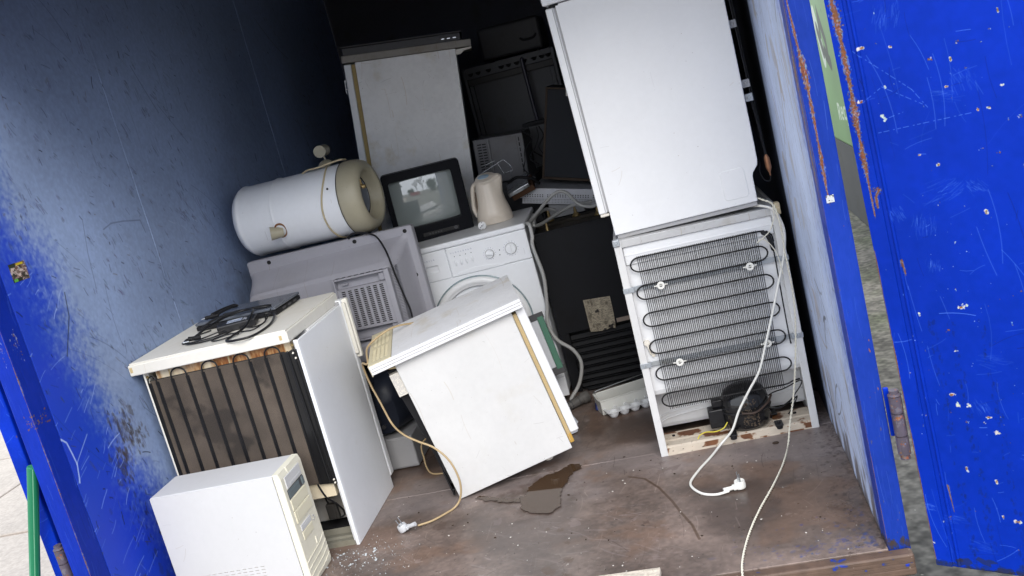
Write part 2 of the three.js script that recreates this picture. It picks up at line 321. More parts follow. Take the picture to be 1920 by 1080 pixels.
cpart('roof', bx(XL - 0.07, XR + 0.07, YT, YT + 0.012, ZB - 0.01, ZF, 0.002), wallDark);

// floor: three worn plates
const FW = XR - XL, FD = 2.46;
const floorC = canvas(1600, 1600, (ctx, W, H) => {
  const nz = makeNoise(120, 256), P = W / FW;
  pixels(ctx, W, H, (u, v) => {
    const a = fbm(nz, u, v, 9, 6), b = fbm(nz, u * 0.4, v, 60, 4), c = fbm(nz, u + 0.3, v + 0.1, 4, 5), d = fbm(nz, u, v, 180, 2);
    let col = [104, 91, 84].map((x) => x * (0.66 + 0.72 * a + 0.26 * (d - 0.5) + 0.26 * (b - 0.5)));
    const g = sstep(0.5, 0.66, c) * 0.5; col = [mix(col[0], 142, g), mix(col[1], 134, g), mix(col[2], 134, g)];
    const rust = sstep(0.56, 0.7, fbm(nz, u + 0.7, v + 0.4, 12, 5)) * 0.42; col = [mix(col[0], 118, rust), mix(col[1], 90, rust), mix(col[2], 72, rust)];
    const dk = sstep(0.55, 0.72, fbm(nz, u + 0.15, v + 0.8, 6, 5)) * 0.55; col = [mix(col[0], 62, dk), mix(col[1], 52, dk), mix(col[2], 48, dk)];
    return col;
  });
  const r = rng(8), at = (x, z) => [(x - XL) * P, (ZF + 0.02 - z) * H / FD];
  for (let i = 0; i < 900; i++) scratch(ctx, r, r() * W, r() * H, 6 + 120 * r() * r(), (r() < 0.5 ? 1.57 : r() * 6.28) + (r() - 0.5) * 0.3, 0.5 + 1.3 * r(), r() < 0.5 ? `rgba(200,186,176,${0.08 + 0.22 * r()})` : `rgba(46,36,32,${0.15 + 0.35 * r()})`);
  for (let i = 0; i < 260; i++) { ctx.fillStyle = r() < 0.5 ? `rgba(190,180,184,${0.06 + 0.14 * r()})` : `rgba(60,44,36,${0.1 + 0.2 * r()})`; blot(ctx, r, r() * W, r() * H, 3 + 20 * r() * r(), 0.4 + 1.6 * r(), r() * 3); }
  for (let i = 0; i < 5200; i++) { ctx.fillStyle = r() < 0.55 ? `rgba(44,34,30,${0.15 + 0.4 * r()})` : `rgba(182,168,160,${0.1 + 0.3 * r()})`; blot(ctx, r, r() * W, r() * H, 0.8 + 3.2 * r() * r(), 0.6 + 1.4 * r(), r() * 3, 7); }
  // wiped grey scuffs in front of the leaning freezer
  for (let i = 0; i < 90; i++) { const [X, Y] = at(-0.85 + (r() - 0.5) * 1.1, -2.95 + (r() - 0.5) * 0.5); scratch(ctx, r, X, Y, 20 + 60 * r(), -0.4 + (r() - 0.5) * 0.9, 1 + 3 * r(), `rgba(196,190,196,${0.06 + 0.14 * r()})`); }
  // blue paint showing at the worn front right corner
  for (let i = 0; i < 240; i++) { const [X, Y] = at(0.29 - 0.5 * r() * r(), ZF - 0.02 - 0.26 * r() * r()); ctx.fillStyle = `rgba(${34 + 20 * r()},${50 + 20 * r()},${120 + 30 * r()},${0.1 + 0.25 * r()})`; blot(ctx, r, X, Y, 1.5 + 6 * r() * r(), 1.4, r() * 3); }
  // grime along the right wall
  for (let i = 0; i < 500; i++) { const [X, Y] = at(XR - 0.12 * r() * r(), ZF - 1.2 * r()); ctx.fillStyle = `rgba(50,42,36,${0.1 + 0.25 * r()})`; blot(ctx, r, X, Y, 2 + 8 * r(), 0.6, r() * 3); }
  // dark dragged line of dried liquid
  ctx.strokeStyle = 'rgba(70,52,38,.6)'; ctx.lineWidth = 6; ctx.lineCap = 'round'; ctx.beginPath();
  [[-0.46, -3.42], [-0.4, -3.38], [-0.345, -3.28], [-0.3, -3.16], [-0.27, -3.06], [-0.235, -2.96], [-0.215, -2.86]].forEach((p, i) => { const q = at(...p); i ? ctx.lineTo(...q) : ctx.moveTo(...q); }); ctx.stroke();
  // dampness soaking out round the puddle
  for (let i = 0; i < 240; i++) { const t = r(), a = r() * 6.28, q = 0.02 + 0.05 * r(), bx0 = t < 0.6 ? -0.79 + 0.09 * Math.cos(a * 3) : -0.95 + 0.14 * r(), bz = t < 0.6 ? -3.4 + 0.19 * Math.sin(a * 2) : -3.41; const [X, Y] = at(bx0 + q * Math.cos(a), bz + q * Math.sin(a)); ctx.fillStyle = `rgba(58,44,36,${0.06 + 0.12 * r()})`; blot(ctx, r, X, Y, 5 + 16 * r(), 0.7 + 0.6 * r(), r() * 3); }
  // small wet drips beside the puddle
  for (const [x, z, s] of [[-0.74, -3.1, 9], [-0.69, -3.08, 12], [-0.66, -2.98, 12], [-0.64, -2.86, 16], [-0.64, -2.76, 18], [-0.7, -2.8, 22], [-0.73, -2.72, 20], [-0.62, -2.7, 14]]) { const [X, Y] = at(x, z); ctx.fillStyle = 'rgba(74,56,44,.5)'; blot(ctx, r, X, Y, s, 0.8, 0.4); blot(ctx, r, X + 4, Y - 5, s * 0.7, 0.8, 0.4); }
  for (let i = 0; i < 500; i++) { ctx.fillStyle = r() < 0.6 ? `rgba(224,216,206,${0.3 + 0.5 * r()})` : 'rgba(36,28,24,.7)'; blot(ctx, r, r() * W, r() * H, 0.5 + 1.2 * r() * r(), 1, 0, 6); }
});
const floorM = std({ map: tex(floorC), roughness: 0.66, roughnessMap: T.gloss, bumpMap: T.grain, bumpScale: 0.0028 });
const uvF = (x, y, z) => [(x - XL) / FW, 1 - (ZF + 0.02 - z) / FD];
for (const [z1, z0] of [[ZF + 0.008, -3.6], [-3.6, -5.1]]) cpart('floor_plate', bx(XL, XR, -0.008, 0, z0 + 0.003, z1, 0.002), floorM, { uv: uvF });
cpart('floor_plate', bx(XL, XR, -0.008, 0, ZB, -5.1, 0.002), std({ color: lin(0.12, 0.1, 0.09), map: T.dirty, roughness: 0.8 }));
{ const r = rng(31), pts = []; for (let i = 0; i <= 50; i++) pts.push([XL + 0.01 + i * (FW - 0.02) / 50, -0.0031 + 0.0012 * r(), -3.6 + (r() - 0.5) * 0.006]); cpart('weld_seam', tube(pts, 0.0042, 100, 6), floorM, { uv: uvF }); }

// painted steel edges: bright blue with rust that follows the worn corners
function blueCanvas(W, H, seed, extra, base = [6, 46, 166]) {
  const nz = makeNoise(seed, 256);
  return canvas(W, H, (ctx) => {
    pixels(ctx, W, H, (u, v) => { const s = W / H, a = fbm(nz, u * Math.min(1, s), v * Math.min(1, 1 / s), 8, 6), b = fbm(nz, u * s % 1, v, 128, 2); const q = fbm(nz, u * Math.min(1, s) + 0.4, v * Math.min(1, 1 / s) * 0.6, 5, 5), k = 0.86 + 0.22 * a + 0.06 * (b - 0.5) + 0.2 * (q - 0.4); return [base[0] * k + 3 * b, base[1] * k, base[2] * k]; });
    extra(ctx, rng(seed + 3), W, H, nz);
  });
}
function rustPath(ctx, r, pts, w, n) { // pts in px; ragged band of bare, rusted metal
  for (let pass = 0; pass < 3; pass++) for (let k = 0; k < pts.length - 1; k++) { // continuous ragged core
    const wob = (y) => 0.5 + 0.85 * Math.abs(0.6 * Math.sin(y * 0.017 + w) + 0.5 * Math.sin(y * 0.043 + 2 * w)); const a = pts[k], b = pts[k + 1], m = Math.max(4, Math.ceil(Math.abs(b[1] - a[1]) / 6)); ctx.beginPath(); const L = [], Rr = [];
    for (let q = 0; q <= m; q++) { const f = q / m, ww = mix(a[2] ?? 1, b[2] ?? 1, f) * w * (0.75 - 0.2 * pass) * wob(mix(a[1], b[1], f)), x = mix(a[0], b[0], f), y = mix(a[1], b[1], f); L.push([x - ww * (0.45 + 0.55 * r()), y]); Rr.unshift([x + ww * (0.45 + 0.55 * r()), y]); }
    L.concat(Rr).forEach((p, i) => i ? ctx.lineTo(...p) : ctx.moveTo(...p)); ctx.closePath(); ctx.fillStyle = ['rgba(136,150,176,.5)', 'rgba(104,64,42,.8)', 'rgba(128,78,48,.7)'][pass]; ctx.fill();
  }
  for (let i = 0; i < n; i++) {
    const t = r() * (pts.length - 1), k = Math.floor(t), f = t - k, a = pts[k], b = pts[Math.min(k + 1, pts.length - 1)];
    const ww = mix(a[2] ?? 1, b[2] ?? 1, f) * w * (0.5 + 0.85 * Math.abs(0.6 * Math.sin(mix(a[1], b[1], f) * 0.017 + w) + 0.5 * Math.sin(mix(a[1], b[1], f) * 0.043 + 2 * w))), x = mix(a[0], b[0], f) + (r() + r() - 1) * ww, y = mix(a[1], b[1], f) + (r() - 0.5) * 10;
    const q = r(); ctx.fillStyle = q < 0.5 ? `rgba(${104 + 50 * r()},${62 + 32 * r()},${38 + 24 * r()},.5)` : q < 0.72 ? `rgba(${96 + 20 * r()},${52 + 16 * r()},${34 + 10 * r()},.8)` : q < 0.9 ? `rgba(${130 + 50 * r()},${132 + 44 * r()},${136 + 44 * r()},.5)` : 'rgba(90,120,180,.5)';
    blot(ctx, r, x, y, 0.8 + ww * 0.26 * r(), 0.6, r() * 3, 8);
  }
}
const postRC = blueCanvas(128, 2048, 71, (ctx, r, W, H) => { // u across 0..0.062 m, v up 0..2.4
  const y = (m) => H * (1 - (m + 0.066) / 2.466), x = (m) => W * m / 0.062;
  rustPath(ctx, r, [[x(0.004), y(2.3), 0.6], [x(0.008), y(1.75), 1], [x(0.008), y(1.52), 1], [x(0.014), y(1.4), 1.1], [x(0.019), y(1.32), 1.3], [x(0.019), y(1.22), 1.3], [x(0.019), y(1.14), 1], [x(0.018), y(1.06), 0.7], [x(0.018), y(1.0), 0.5]], 15, 1500);
  rustPath(ctx, r, [[x(0.001), y(1.6), 0.5], [x(0.001), y(0.9), 0.8], [x(0.001), y(0.4), 0.5], [x(0.002), y(0.02), 0.7]], 5, 420);
  for (let i = 0; i < 26; i++) { const X = r() * W, Y = y(r() * 0.95); ctx.fillStyle = r() < 0.5 ? 'rgba(160,86,44,.75)' : 'rgba(100,80,90,.5)'; blot(ctx, r, X, Y, 1.5 + 5 * r() * r(), 1, 0); }
  for (let i = 0; i < 120; i++) scratch(ctx, r, r() * W, r() * H, 10 + 90 * r(), 1.57 + (r() - 0.5) * 0.3, 0.6 + r(), `rgba(${r() < 0.5 ? '110,140,220' : '14,30,96'},${0.15 + 0.3 * r()})`);
  for (let i = 0; i < 50; i++) { ctx.fillStyle = `rgba(70,56,44,${0.2 + 0.4 * r()})`; blot(ctx, r, r() * W, y(-0.06 + 0.08 * r()), 3 + 10 * r(), 1.4, 0); }
}, [26, 56, 152]);
const postLC = blueCanvas(128, 2048, 83, (ctx, r, W, H) => {
  const y = (m) => H * (1 - (m + 0.066) / 2.466);
  rustPath(ctx, r, [[W - 3, y(1.3), 0.5], [W - 2, y(0.95), 0.8], [W - 2, y(0.6), 0.7], [W - 2, y(0.1), 0.9]], 7, 700);
  for (let i = 0; i < 60; i++) { ctx.fillStyle = r() < 0.6 ? 'rgba(196,192,188,.7)' : 'rgba(150,98,66,.65)'; blot(ctx, r, W * (0.62 + 0.22 * r() * r()), y(1.1 + 0.07 * (r() + r() - 1)), 1 + 5 * r() * r(), 0.5, 0.2); }
  for (let i = 0; i < 40; i++) { ctx.fillStyle = `rgba(${130 + 40 * r()},${76 + 24 * r()},48,.6)`; blot(ctx, r, W * (0.55 + 0.45 * r()), y(0.86 + 0.035 * (r() + r() - 1)), 0.8 + 3.4 * r() * r(), 1.6, 0.1); }
  for (let i = 0; i < 160; i++) scratch(ctx, r, r() * W, r() * H, 10 + 90 * r(), 1.57 + (r() - 0.5) * 0.3, 0.6 + r(), `rgba(${r() < 0.5 ? '110,140,220' : '14,30,96'},${0.15 + 0.3 * r()})`);
}, [16, 44, 150]);
const blueP = { roughness: 0.4, bumpMap: T.grain, bumpScale: 0.0008, specularIntensity: 0.14 };
const bluePlainC = blueCanvas(512, 512, 99, (ctx, r, W, H) => { for (let i = 0; i < 120; i++) scratch(ctx, r, r() * W, r() * H, 10 + 60 * r(), r() * 6, 0.6 + r(), `rgba(120,150,226,${0.1 + 0.3 * r()})`); for (let i = 0; i < 30; i++) { ctx.fillStyle = 'rgba(140,80,46,.6)'; blot(ctx, r, r() * W, r() * H, 1 + 4 * r(), 1, 0); } });
const bluePlain = phys({ map: tex(bluePlainC, 0.6), ...blueP });
const uvPR = (x, y) => [(x - XR) / 0.062, (y + 0.066) / 2.466], uvPL = (x, y) => [(x - XL + 0.062) / 0.062, (y + 0.066) / 2.466];
cpart('corner_post', bx(XR, XR + 0.062, -0.066, YT, ZF - 0.09, ZF, 0.004), phys({ map: tex(postRC), ...blueP }), { uv: (x, y, z, n) => n[0] > n[2] ? [clamp01(0.05 + (ZF - z) * 6), (y + 0.066) / 2.466] : uvPR(x, y) });
cpart('corner_post', bx(XL - 0.062, XL, -0.066, YT, ZF - 0.09, ZF, 0.004), phys({ map: tex(postLC), ...blueP }), { uv: (x, y, z, n) => n[0] > n[2] ? [clamp01(0.97 - (ZF - z) * 6), (y + 0.066) / 2.466] : uvPL(x, y) });
cpart('header_beam', bx(XL + 0.001, XR - 0.001, 2.12, YT - 0.002, ZF - 0.08, ZF - 0.004, 0.004), bluePlain);
{ // sill in front of the floor: blue paint worn through to brown
  const sc = blueCanvas(2048, 128, 140, (ctx, r, W, H, nz) => {
    pixels(ctx, W, H, (u, v, c) => { const a = fbm(nz, u, v * 0.04, 90, 5), k = sstep(0.24, 0.34, a + 0.12 * (1 - u) + 0.1 * fbm(nz, u, v * 0.04 + 0.5, 20, 3)); return [mix(c[0], 78 + 30 * a, k), mix(c[1], 62 + 24 * a, k), mix(c[2], 52 + 20 * a, k)]; });
    for (let i = 0; i < 260; i++) { ctx.fillStyle = `rgba(${r() < 0.5 ? '200,190,180' : '40,34,30'},.5)`; blot(ctx, r, r() * W, r() * H, 0.6 + 2 * r(), 1, 0, 6); }
  });
  cpart('sill', bx(XL + 0.001, XR + 0.06, -0.068, -0.0015, ZF + 0.009, ZF + 0.05, 0.008), std({ map: tex(sc), roughness: 0.6, bumpMap: T.grain, bumpScale: 0.002 }), { uv: (x, y, z, n) => n[1] > n[2] ? [(x - XL) / 2.52, clamp01(0.5 + (z - ZF) * 8)] : [(x - XL) / 2.52, clamp01((y + 0.07) * 12)] });
  for (const x of [XL + 0.2, XR - 0.25]) cpart('skid_rail', bx(x - 0.07, x + 0.07, GY, -0.009, ZB, ZF - 0.02, 0.004), M.blackMatte);
}
// sticker on the left sheet and paper scrap on the right post
{
  const sc = canvas(128, 128, (ctx, W) => { const r = rng(55), cols = ['#5a4a44', '#8f776d', '#3b332f', '#b3a59c', '#6d4a3c', '#8c8f94', '#2c3326', '#c9b8ae']; ctx.fillStyle = '#7a685f'; ctx.fillRect(0, 0, W, W); for (let i = 0; i < 130; i++) { ctx.fillStyle = cols[Math.floor(r() * 8)]; blot(ctx, r, r() * W, r() * W, 4 + 9 * r(), 1.6, r() * 3, 8); } ctx.fillStyle = '#2b3324'; ctx.fillRect(0, 0, 50, 26); ctx.fillStyle = '#c8b21c'; ctx.fillRect(56, 6, 56, 14); ctx.fillStyle = '#232a1e'; ctx.fillRect(0, 104, 70, 24); ctx.fillStyle = '#5fa843'; ctx.fillRect(6, 106, 30, 20); });
  cpart('sticker', bx(XL, XL + 0.0012, 1.289, 1.349, -2.856, -2.776, 0), std({ map: tex(sc), roughness: 0.5 }), { label: 'small colourful printed sticker', uv: (x, y, z) => [(-2.776 - z) / 0.08, (y - 1.289) / 0.06] });
  const pc = canvas(64, 64, (ctx) => { ctx.fillStyle = '#b9bcc0'; ctx.fillRect(0, 0, 64, 64); const r = rng(5); ctx.fillStyle = '#2b2d33'; for (let i = 0; i < 16; i++) blot(ctx, r, r() * 64, r() * 64, 2 + 5 * r(), 1.4, r()); });
  cpart('paper_scrap', bx(0.322, 0.342, 1.002, 1.022, ZF, ZF + 0.0012, 0), std({ map: tex(pc), roughness: 0.6 }), { uv: (x, y) => [(x - 0.322) / 0.02, (y - 1.002) / 0.02] });
}
// right door, swung open about the right post
{
  const doorC = blueCanvas(1024, 2048, 201, (ctx, r, W, H) => {
    const x = (u) => u / 1.2 * W, y = (v) => H * (1 - (v + 0.05) / 2.4);
    rustPath(ctx, r, [[x(0.006), y(2.2), 0.8], [x(0.012), y(1.7), 1], [x(0.02), y(1.5), 1], [x(0.024), y(1.38), 1.2], [x(0.024), y(1.26), 1.3], [x(0.022), y(1.2), 0.9], [x(0.022), y(1.1), 0.8], [x(0.022), y(1.0), 0.5], [x(0.022), y(0.95), 0.2]], 11, 1500);
    rustPath(ctx, r, [[x(0.002), y(0.86), 0.6], [x(0.002), y(0.4), 0.8], [x(0.002), y(-0.03), 0.6]], 4, 260);
    rustPath(ctx, r, [[x(0.03), y(1.02), 1], [x(0.046), y(1.02), 1], [x(0.034), y(1.0), 0.8], [x(0.034), y(0.97), 0.4]], 7, 130);
    rustPath(ctx, r, [[x(0.066), y(0.83), 1], [x(0.07), y(0.79), 0.6]], 4, 60); rustPath(ctx, r, [[x(0.072), y(0.2), 1], [x(0.076), y(0.12), 0.6]], 4, 60);
    for (const [u, v, s] of [[0.069, 1.373, 9], [0.041, 1.243, 7], [0.09, 1.193, 11], [0.335, 1.174, 6], [0.31, 1.174, 5], [0.27, 1.3, 6], [0.25, 1.24, 6], [0.16, 1.09, 4], [0.2, 1.06, 6], [0.387, 1.385, 6], [0.19, 0.695, 9], [0.2, 0.7, 8], [0.16, 0.58, 5], [0.13, 0.46, 9], [0.14, 0.43, 9], [0.165, 0.43, 8], [0.21, 0.4, 8], [0.225, 0.36, 9], [0.085, 0.68, 6], [0.29, 0.93, 7], [0.2, 0.22, 7], [0.235, 0.11, 9], [0.2, 0.12, 5], [0.13, 0.25, 7], [0.42, 1.0, 7], [0.5, 0.8, 8], [0.4, 0.62, 6], [0.31, 0.3, 7], [0.37, 1.22, 5], [0.14, 1.36, 5]]) {
      const an = r() * 3; for (let k = 0; k < 7; k++) { ctx.fillStyle = `rgba(${186 + 30 * r()},${184 + 26 * r()},${174 + 26 * r()},.85)`; blot(ctx, r, x(u) + (r() - 0.5) * s * 1.5 * Math.cos(an), y(v) + (r() - 0.5) * s * 1.5 * Math.sin(an), s * (0.2 + 0.35 * r()), 0.5 + r(), r() * 3, 9); } if (r() < 0.7) for (let k = 0; k < 6; k++) { ctx.fillStyle = r() < 0.6 ? 'rgba(146,80,40,.8)' : 'rgba(112,94,60,.8)'; blot(ctx, r, x(u) + (r() - 0.5) * s * Math.cos(an), y(v) + (r() - 0.5) * s * Math.sin(an), s * (0.12 + 0.26 * r()), 0.6 + r(), r() * 3, 8); }
    }
    for (let i = 0; i < 420; i++) { const q = r(); ctx.fillStyle = q < 0.5 ? 'rgba(205,212,222,.75)' : q < 0.8 ? 'rgba(150,84,46,.7)' : 'rgba(120,160,236,.6)'; blot(ctx, r, r() * W, y(-0.04 + (r() < 0.6 ? 0.95 * r() : 1.8 * r())), 0.7 + 2.6 * r() * r() * r(), 1, r() * 3, 7); }
    for (let i = 0; i < 340; i++) scratch(ctx, r, r() * W, r() * H, 8 + 130 * r() * r(), -0.15 + (r() - 0.5) * (r() < 0.5 ? 0.5 : 3), 0.6 + 1.6 * r() * r(), r() < 0.72 ? `rgba(130,165,240,${0.12 + 0.4 * r()})` : `rgba(16,26,84,${0.2 + 0.4 * r()})`);
    for (let i = 0; i < 70; i++) { const X = r() * W * 0.5, Y = y(-0.03 + 1.55 * r()), s = 1 + 4.5 * r() * r(), an = r() * 3; for (let k = 0; k < 4; k++) { ctx.fillStyle = r() < 0.5 ? `rgba(${170 + 40 * r()},${172 + 36 * r()},${170 + 30 * r()},.75)` : r() < 0.5 ? 'rgba(138,78,44,.75)' : 'rgba(128,112,78,.7)'; blot(ctx, r, X + (r() - 0.5) * s * 3 * Math.cos(an), Y + (r() - 0.5) * s * 3 * Math.sin(an), s * (0.3 + 0.6 * r()), 0.4 + 1.2 * r(), an, 9); } }
    for (let i = 0; i < 16; i++) { const X = r() * W * 0.5, Y = y(0.1 + 1.4 * r()), s = 14 + 30 * r(); const an = r() * 3; for (let k = 0; k < 40; k++) scratch(ctx, r, X + (r() - 0.5) * s * 1.6, Y + (r() - 0.5) * s * 1.2, s * (0.2 + 0.7 * r()), an + (r() - 0.5) * 0.5, 0.7 + 1.2 * r(), `rgba(112,146,226,${0.06 + 0.14 * r()})`); }
    for (let i = 0; i < 60; i++) scratch(ctx, r, r() * W * 0.55, y(1.5 * r()), 30 + 160 * r(), 1.5 + (r() - 0.5) * 0.3, 0.7 + 1.3 * r(), r() < 0.5 ? 'rgba(110,140,220,.3)' : 'rgba(10,24,90,.35)');
    // rubbed, chalky patches and long gouges
    for (let i = 0; i < 44; i++) { const X = r() * W, Y = r() * H; for (let k = 0; k < 24; k++) scratch(ctx, r, X + 40 * r(), Y + 26 * r(), 8 + 30 * r(), 0.2 + 0.5 * (r() - 0.5), 0.8, `rgba(150,178,240,${0.06 + 0.12 * r()})`); }
    for (const [a, b, c, d] of [[0.045, 1.37, 0.17, 1.25], [0.17, 1.25, 0.2, 1.2], [0.045, 1.24, 0.1, 1.27], [0.1, 1.27, 0.19, 1.21], [0.07, 1.16, 0.3, 1.17], [0.09, 1.19, 0.14, 1.2]]) { ctx.strokeStyle = 'rgba(130,164,240,.4)'; ctx.lineWidth = 1.5; ctx.setLineDash([7, 5, 12, 9, 3, 6]); ctx.beginPath(); ctx.moveTo(x(a), y(b)); ctx.lineTo(x(c), y(d)); ctx.stroke(); ctx.setLineDash([]); }
    // dark oily dribbles in the lower half
    for (let i = 0; i < 360; i++) { const k = Math.floor(r() * 3), u = [0.11, 0.16, 0.235][k] + 0.02 * (r() - 0.5); ctx.fillStyle = `rgba(24,30,60,${0.08 + 0.16 * r()})`; blot(ctx, r, x(u), y(-0.04 + 0.7 * r()), 2 + 7 * r(), 0.5, 0.1); }
    for (let i = 0; i < 160; i++) { ctx.fillStyle = `rgba(52,44,44,${0.2 + 0.4 * r()})`; blot(ctx, r, r() * W, y(-0.05 + 0.03 * r() * r()), 3 + 12 * r(), 1.6, 0); }
  });
  const dm = phys({ map: tex(doorC), ...blueP });
  const uvD = (x, y, z) => [x / 1.2, (y + 0.05) / 2.4];
  const g = [bx(0, 1.2, -0.05, 2.12, -0.05, 0, 0.006)];
  const door = part('door', g.map((a) => a), dm, cont, { uv: uvD, label: 'right door swung open, scratched bright blue with rusty edge' });
  door.position.set(0.424 + 0.92, -GY, -2.598 + 4.6); door.rotation.order = 'YXZ'; door.rotation.y = -34 * D2R; door.rotation.z = 0.018; // the door has sagged on its hinges
  part('edge_strip', bx(0.0005, 0.044, -0.048, 2.118, 0.0005, 0.0035, 0.0015), dm, door, { uv: uvD });
  part('stiffener', tube([[0.062, -0.04, 0.0005], [0.06, 1.1, 0.0005], [0.058, 2.1, 0.0005]], 0.0045, 20, 6), dm, door, { uv: uvD });
  // hinge: knuckles on a pin, between post and door
  const hinge = (name, x, y0, z, m) => {
    const gs = []; const segs = [[0.0, 0.052], [0.056, 0.118], [0.122, 0.168]];
    for (const [a, b] of segs) gs.push(cyl(0.017, 0.017, b - a, x, y0 + (a + b) / 2, z, 'y', 20));
    gs.push(cyl(0.013, 0.013, 0.2, x, y0 + 0.085, z, 'y', 16), new THREE.SphereGeometry(0.0185, 16, 8, 0, 6.3, 0, 1.57).scale(1, 0.5, 1).translate(x, y0 + 0.17, z));
    cpart('hinge', gs, m, {});
  };
  const hc = blueCanvas(256, 256, 210, (ctx, r, W, H) => { rustPath(ctx, r, [[0, 120, 1], [256, 130, 1]], 22, 200); for (let i = 0; i < 90; i++) { ctx.fillStyle = `rgba(${130 + 40 * r()},${70 + 26 * r()},40,.6)`; blot(ctx, r, r() * W, r() * H, 2 + 9 * r() * r(), 0.8, r() * 3); } rustPath(ctx, r, [[0, 40, 0.7], [256, 40, 0.7]], 12, 90); rustPath(ctx, r, [[0, 220, 1], [256, 210, 1]], 12, 120); for (let i = 0; i < 60; i++) { ctx.fillStyle = 'rgba(110,110,120,.5)'; blot(ctx, r, r() * W, r() * H, 3 + 10 * r(), 1, 0); } }, [78, 72, 84]);
  const hm = std({ map: tex(hc, 0.2), roughness: 0.55, bumpMap: T.grain, bumpScale: 0.002 });
  hinge('hinge', 0.397, 0.285, -2.615, hm); hinge('hinge', 0.397, 1.75, -2.615, hm); hinge('hinge', -2.243, 0.25, -2.665, hm);
  cpart('hinge_strap', [bx(0.374, 0.388, 0.33, 0.47, -2.648, -2.636, 0.002)], bluePlain, {});
  cpart('hinge_strap', [bx(-2.235, -2.209, 0.28, 0.43, -2.69, -2.68, 0.003)], bluePlain, {});
  // left door, folded right back along the outside of the container
  cpart('door', bx(-2.328, -2.274, -0.05, 2.12, -3.9, -2.705, 0.005), bluePlain, { label: 'left door folded back against the outside of the container' });
}

// ------------------------------------------------------------------ surroundings
{
  const gC = thing('green_skip', 'green metal skip with dark base and black graffiti behind the right container post', 'skip', [2.2, GY, -8.4]);
  const gc = canvas(2048, 512, (ctx, W, H) => {
    const nz = makeNoise(300, 128); pixels(ctx, W, H, (u, v) => { const a = fbm(nz, u, v * 0.25, 12, 5); const k = 0.9 + 0.2 * a; return [104 * k, 138 * k, 90 * k]; });
    // u along z: -11 .. -5.8 ; v up 0.4 .. 2.2
    const X = (z) => (z + 11) / 5.2 * W, Y = (y) => H * (1 - (y - 0.4) / 1.8), r = rng(6);
    ctx.strokeStyle = 'rgba(205,210,205,.75)'; ctx.lineWidth = 64; ctx.lineCap = 'round'; ctx.beginPath(); ctx.moveTo(X(-8.46), Y(1.4)); ctx.lineTo(X(-8.32), Y(1.12)); ctx.stroke();
    ctx.strokeStyle = 'rgba(52,58,52,.9)'; ctx.lineWidth = 34; ctx.beginPath(); ctx.moveTo(X(-8.42), Y(1.32)); ctx.lineTo(X(-8.3), Y(1.14)); ctx.stroke();
    ctx.beginPath(); ctx.moveTo(X(-8.3), Y(1.3)); ctx.lineTo(X(-8.26), Y(1.42)); ctx.lineTo(X(-8.1), Y(1.22)); ctx.lineTo(X(-8.1), Y(1.13)); ctx.moveTo(X(-8.22), Y(1.13)); ctx.lineTo(X(-8.04), Y(1.05)); ctx.stroke();
    ctx.save(); ctx.translate(X(-8.12), Y(0.6)); ctx.rotate(-0.05); ctx.fillStyle = 'rgba(205,215,200,.8)'; ctx.scale(1.6, 1); ctx.font = 'bold 54px sans-serif'; ctx.fillText('Recy', 0, 0); ctx.restore();
    for (let i = 0; i < 60; i++) { ctx.fillStyle = 'rgba(50,60,44,.5)'; blot(ctx, r, r() * W, r() * H, 1 + 5 * r(), 1, 0); }
  });
  const gm = std({ map: tex(gc), roughness: 0.5 });
  part('body', bx(-1, 1.6, 0.626, 2.4, -2.6, 2.6, 0.03), gm, gC, { uv: (x, y, z) => [(z + 2.6) / 5.2, (y - 0.62) / 1.8] });
  part('base', bx(-0.985, 1.58, 0.0, 0.624, -2.58, 2.58, 0.01), std({ color: lin(0.055, 0.057, 0.056), map: T.dirty, roughness: 0.7 }), gC);
  part('rim', [bx(-1.04, 1.64, 2.36, 2.46, -2.64, 2.64, 0.02)], std({ color: lin(0.17, 0.28, 0.13), roughness: 0.5 }), gC);
}
{ // green pole leaning in the gap of the left door
  const gp = thing('green_pole', 'green painted wooden pole leaning behind the left container post', 'pole', [-2.565, GY + 0.036, -2.672]);
  const c = canvas(128, 512, (ctx, W, H) => { const nz = makeNoise(12, 64); pixels(ctx, W, H, (u, v) => { const a = fbm(nz, u, v * 0.06, 16, 5), k = sstep(0.55, 0.72, a); return [mix(14, 120, k), mix(112, 170, k), mix(76, 140, k)]; }); });
  const len = 0.965, dir = V(0.36, 0.93, 0.02).normalize(), g = new THREE.CylinderGeometry(0.0175, 0.0165, len, 20).translate(0, len / 2, 0);
  g.applyQuaternion(new THREE.Quaternion().setFromUnitVectors(V(0, 1, 0), dir));
  const t = tex(c); t.wrapS = t.wrapT = THREE.RepeatWrapping; t.repeat.set(2, 1);
  part('pole_shaft', [g], std({ map: t, roughness: 0.5 }), gp, { uv: 'keep' });
}
// ------------------------------------------------------------------ small shared builders
// earthed plug: x forward along the cord's end, prongs up
function plug(parent, m, pos, rot) {
  const g = [lathe([[0, 0], [0.017, 0], [0.0195, 0.003], [0.0195, 0.016], [0.0175, 0.027], [0.016, 0.028], [0.013, 0.024], [0, 0.024]], 28),
    cyl(0.0085, 0.0065, 0.05, -0.034, 0.008, 0, 'x', 14), cb(0.03, 0.014, 0.026, -0.012, 0.008, 0, 0.004)];
  const p = part('plug', g, m, parent, { pos, rot });
  for (const s of [-1, 1]) part('prong', cyl(0.0025, 0.0025, 0.03, 0, 0.04, s * 0.0095, 'y', 10), M.steel, p);
  return p;
}
function screw(x, y, z, axis = 'z', r = 0.005) { return cyl(r, r * 0.8, 0.004, x, y, z, axis, 12); }

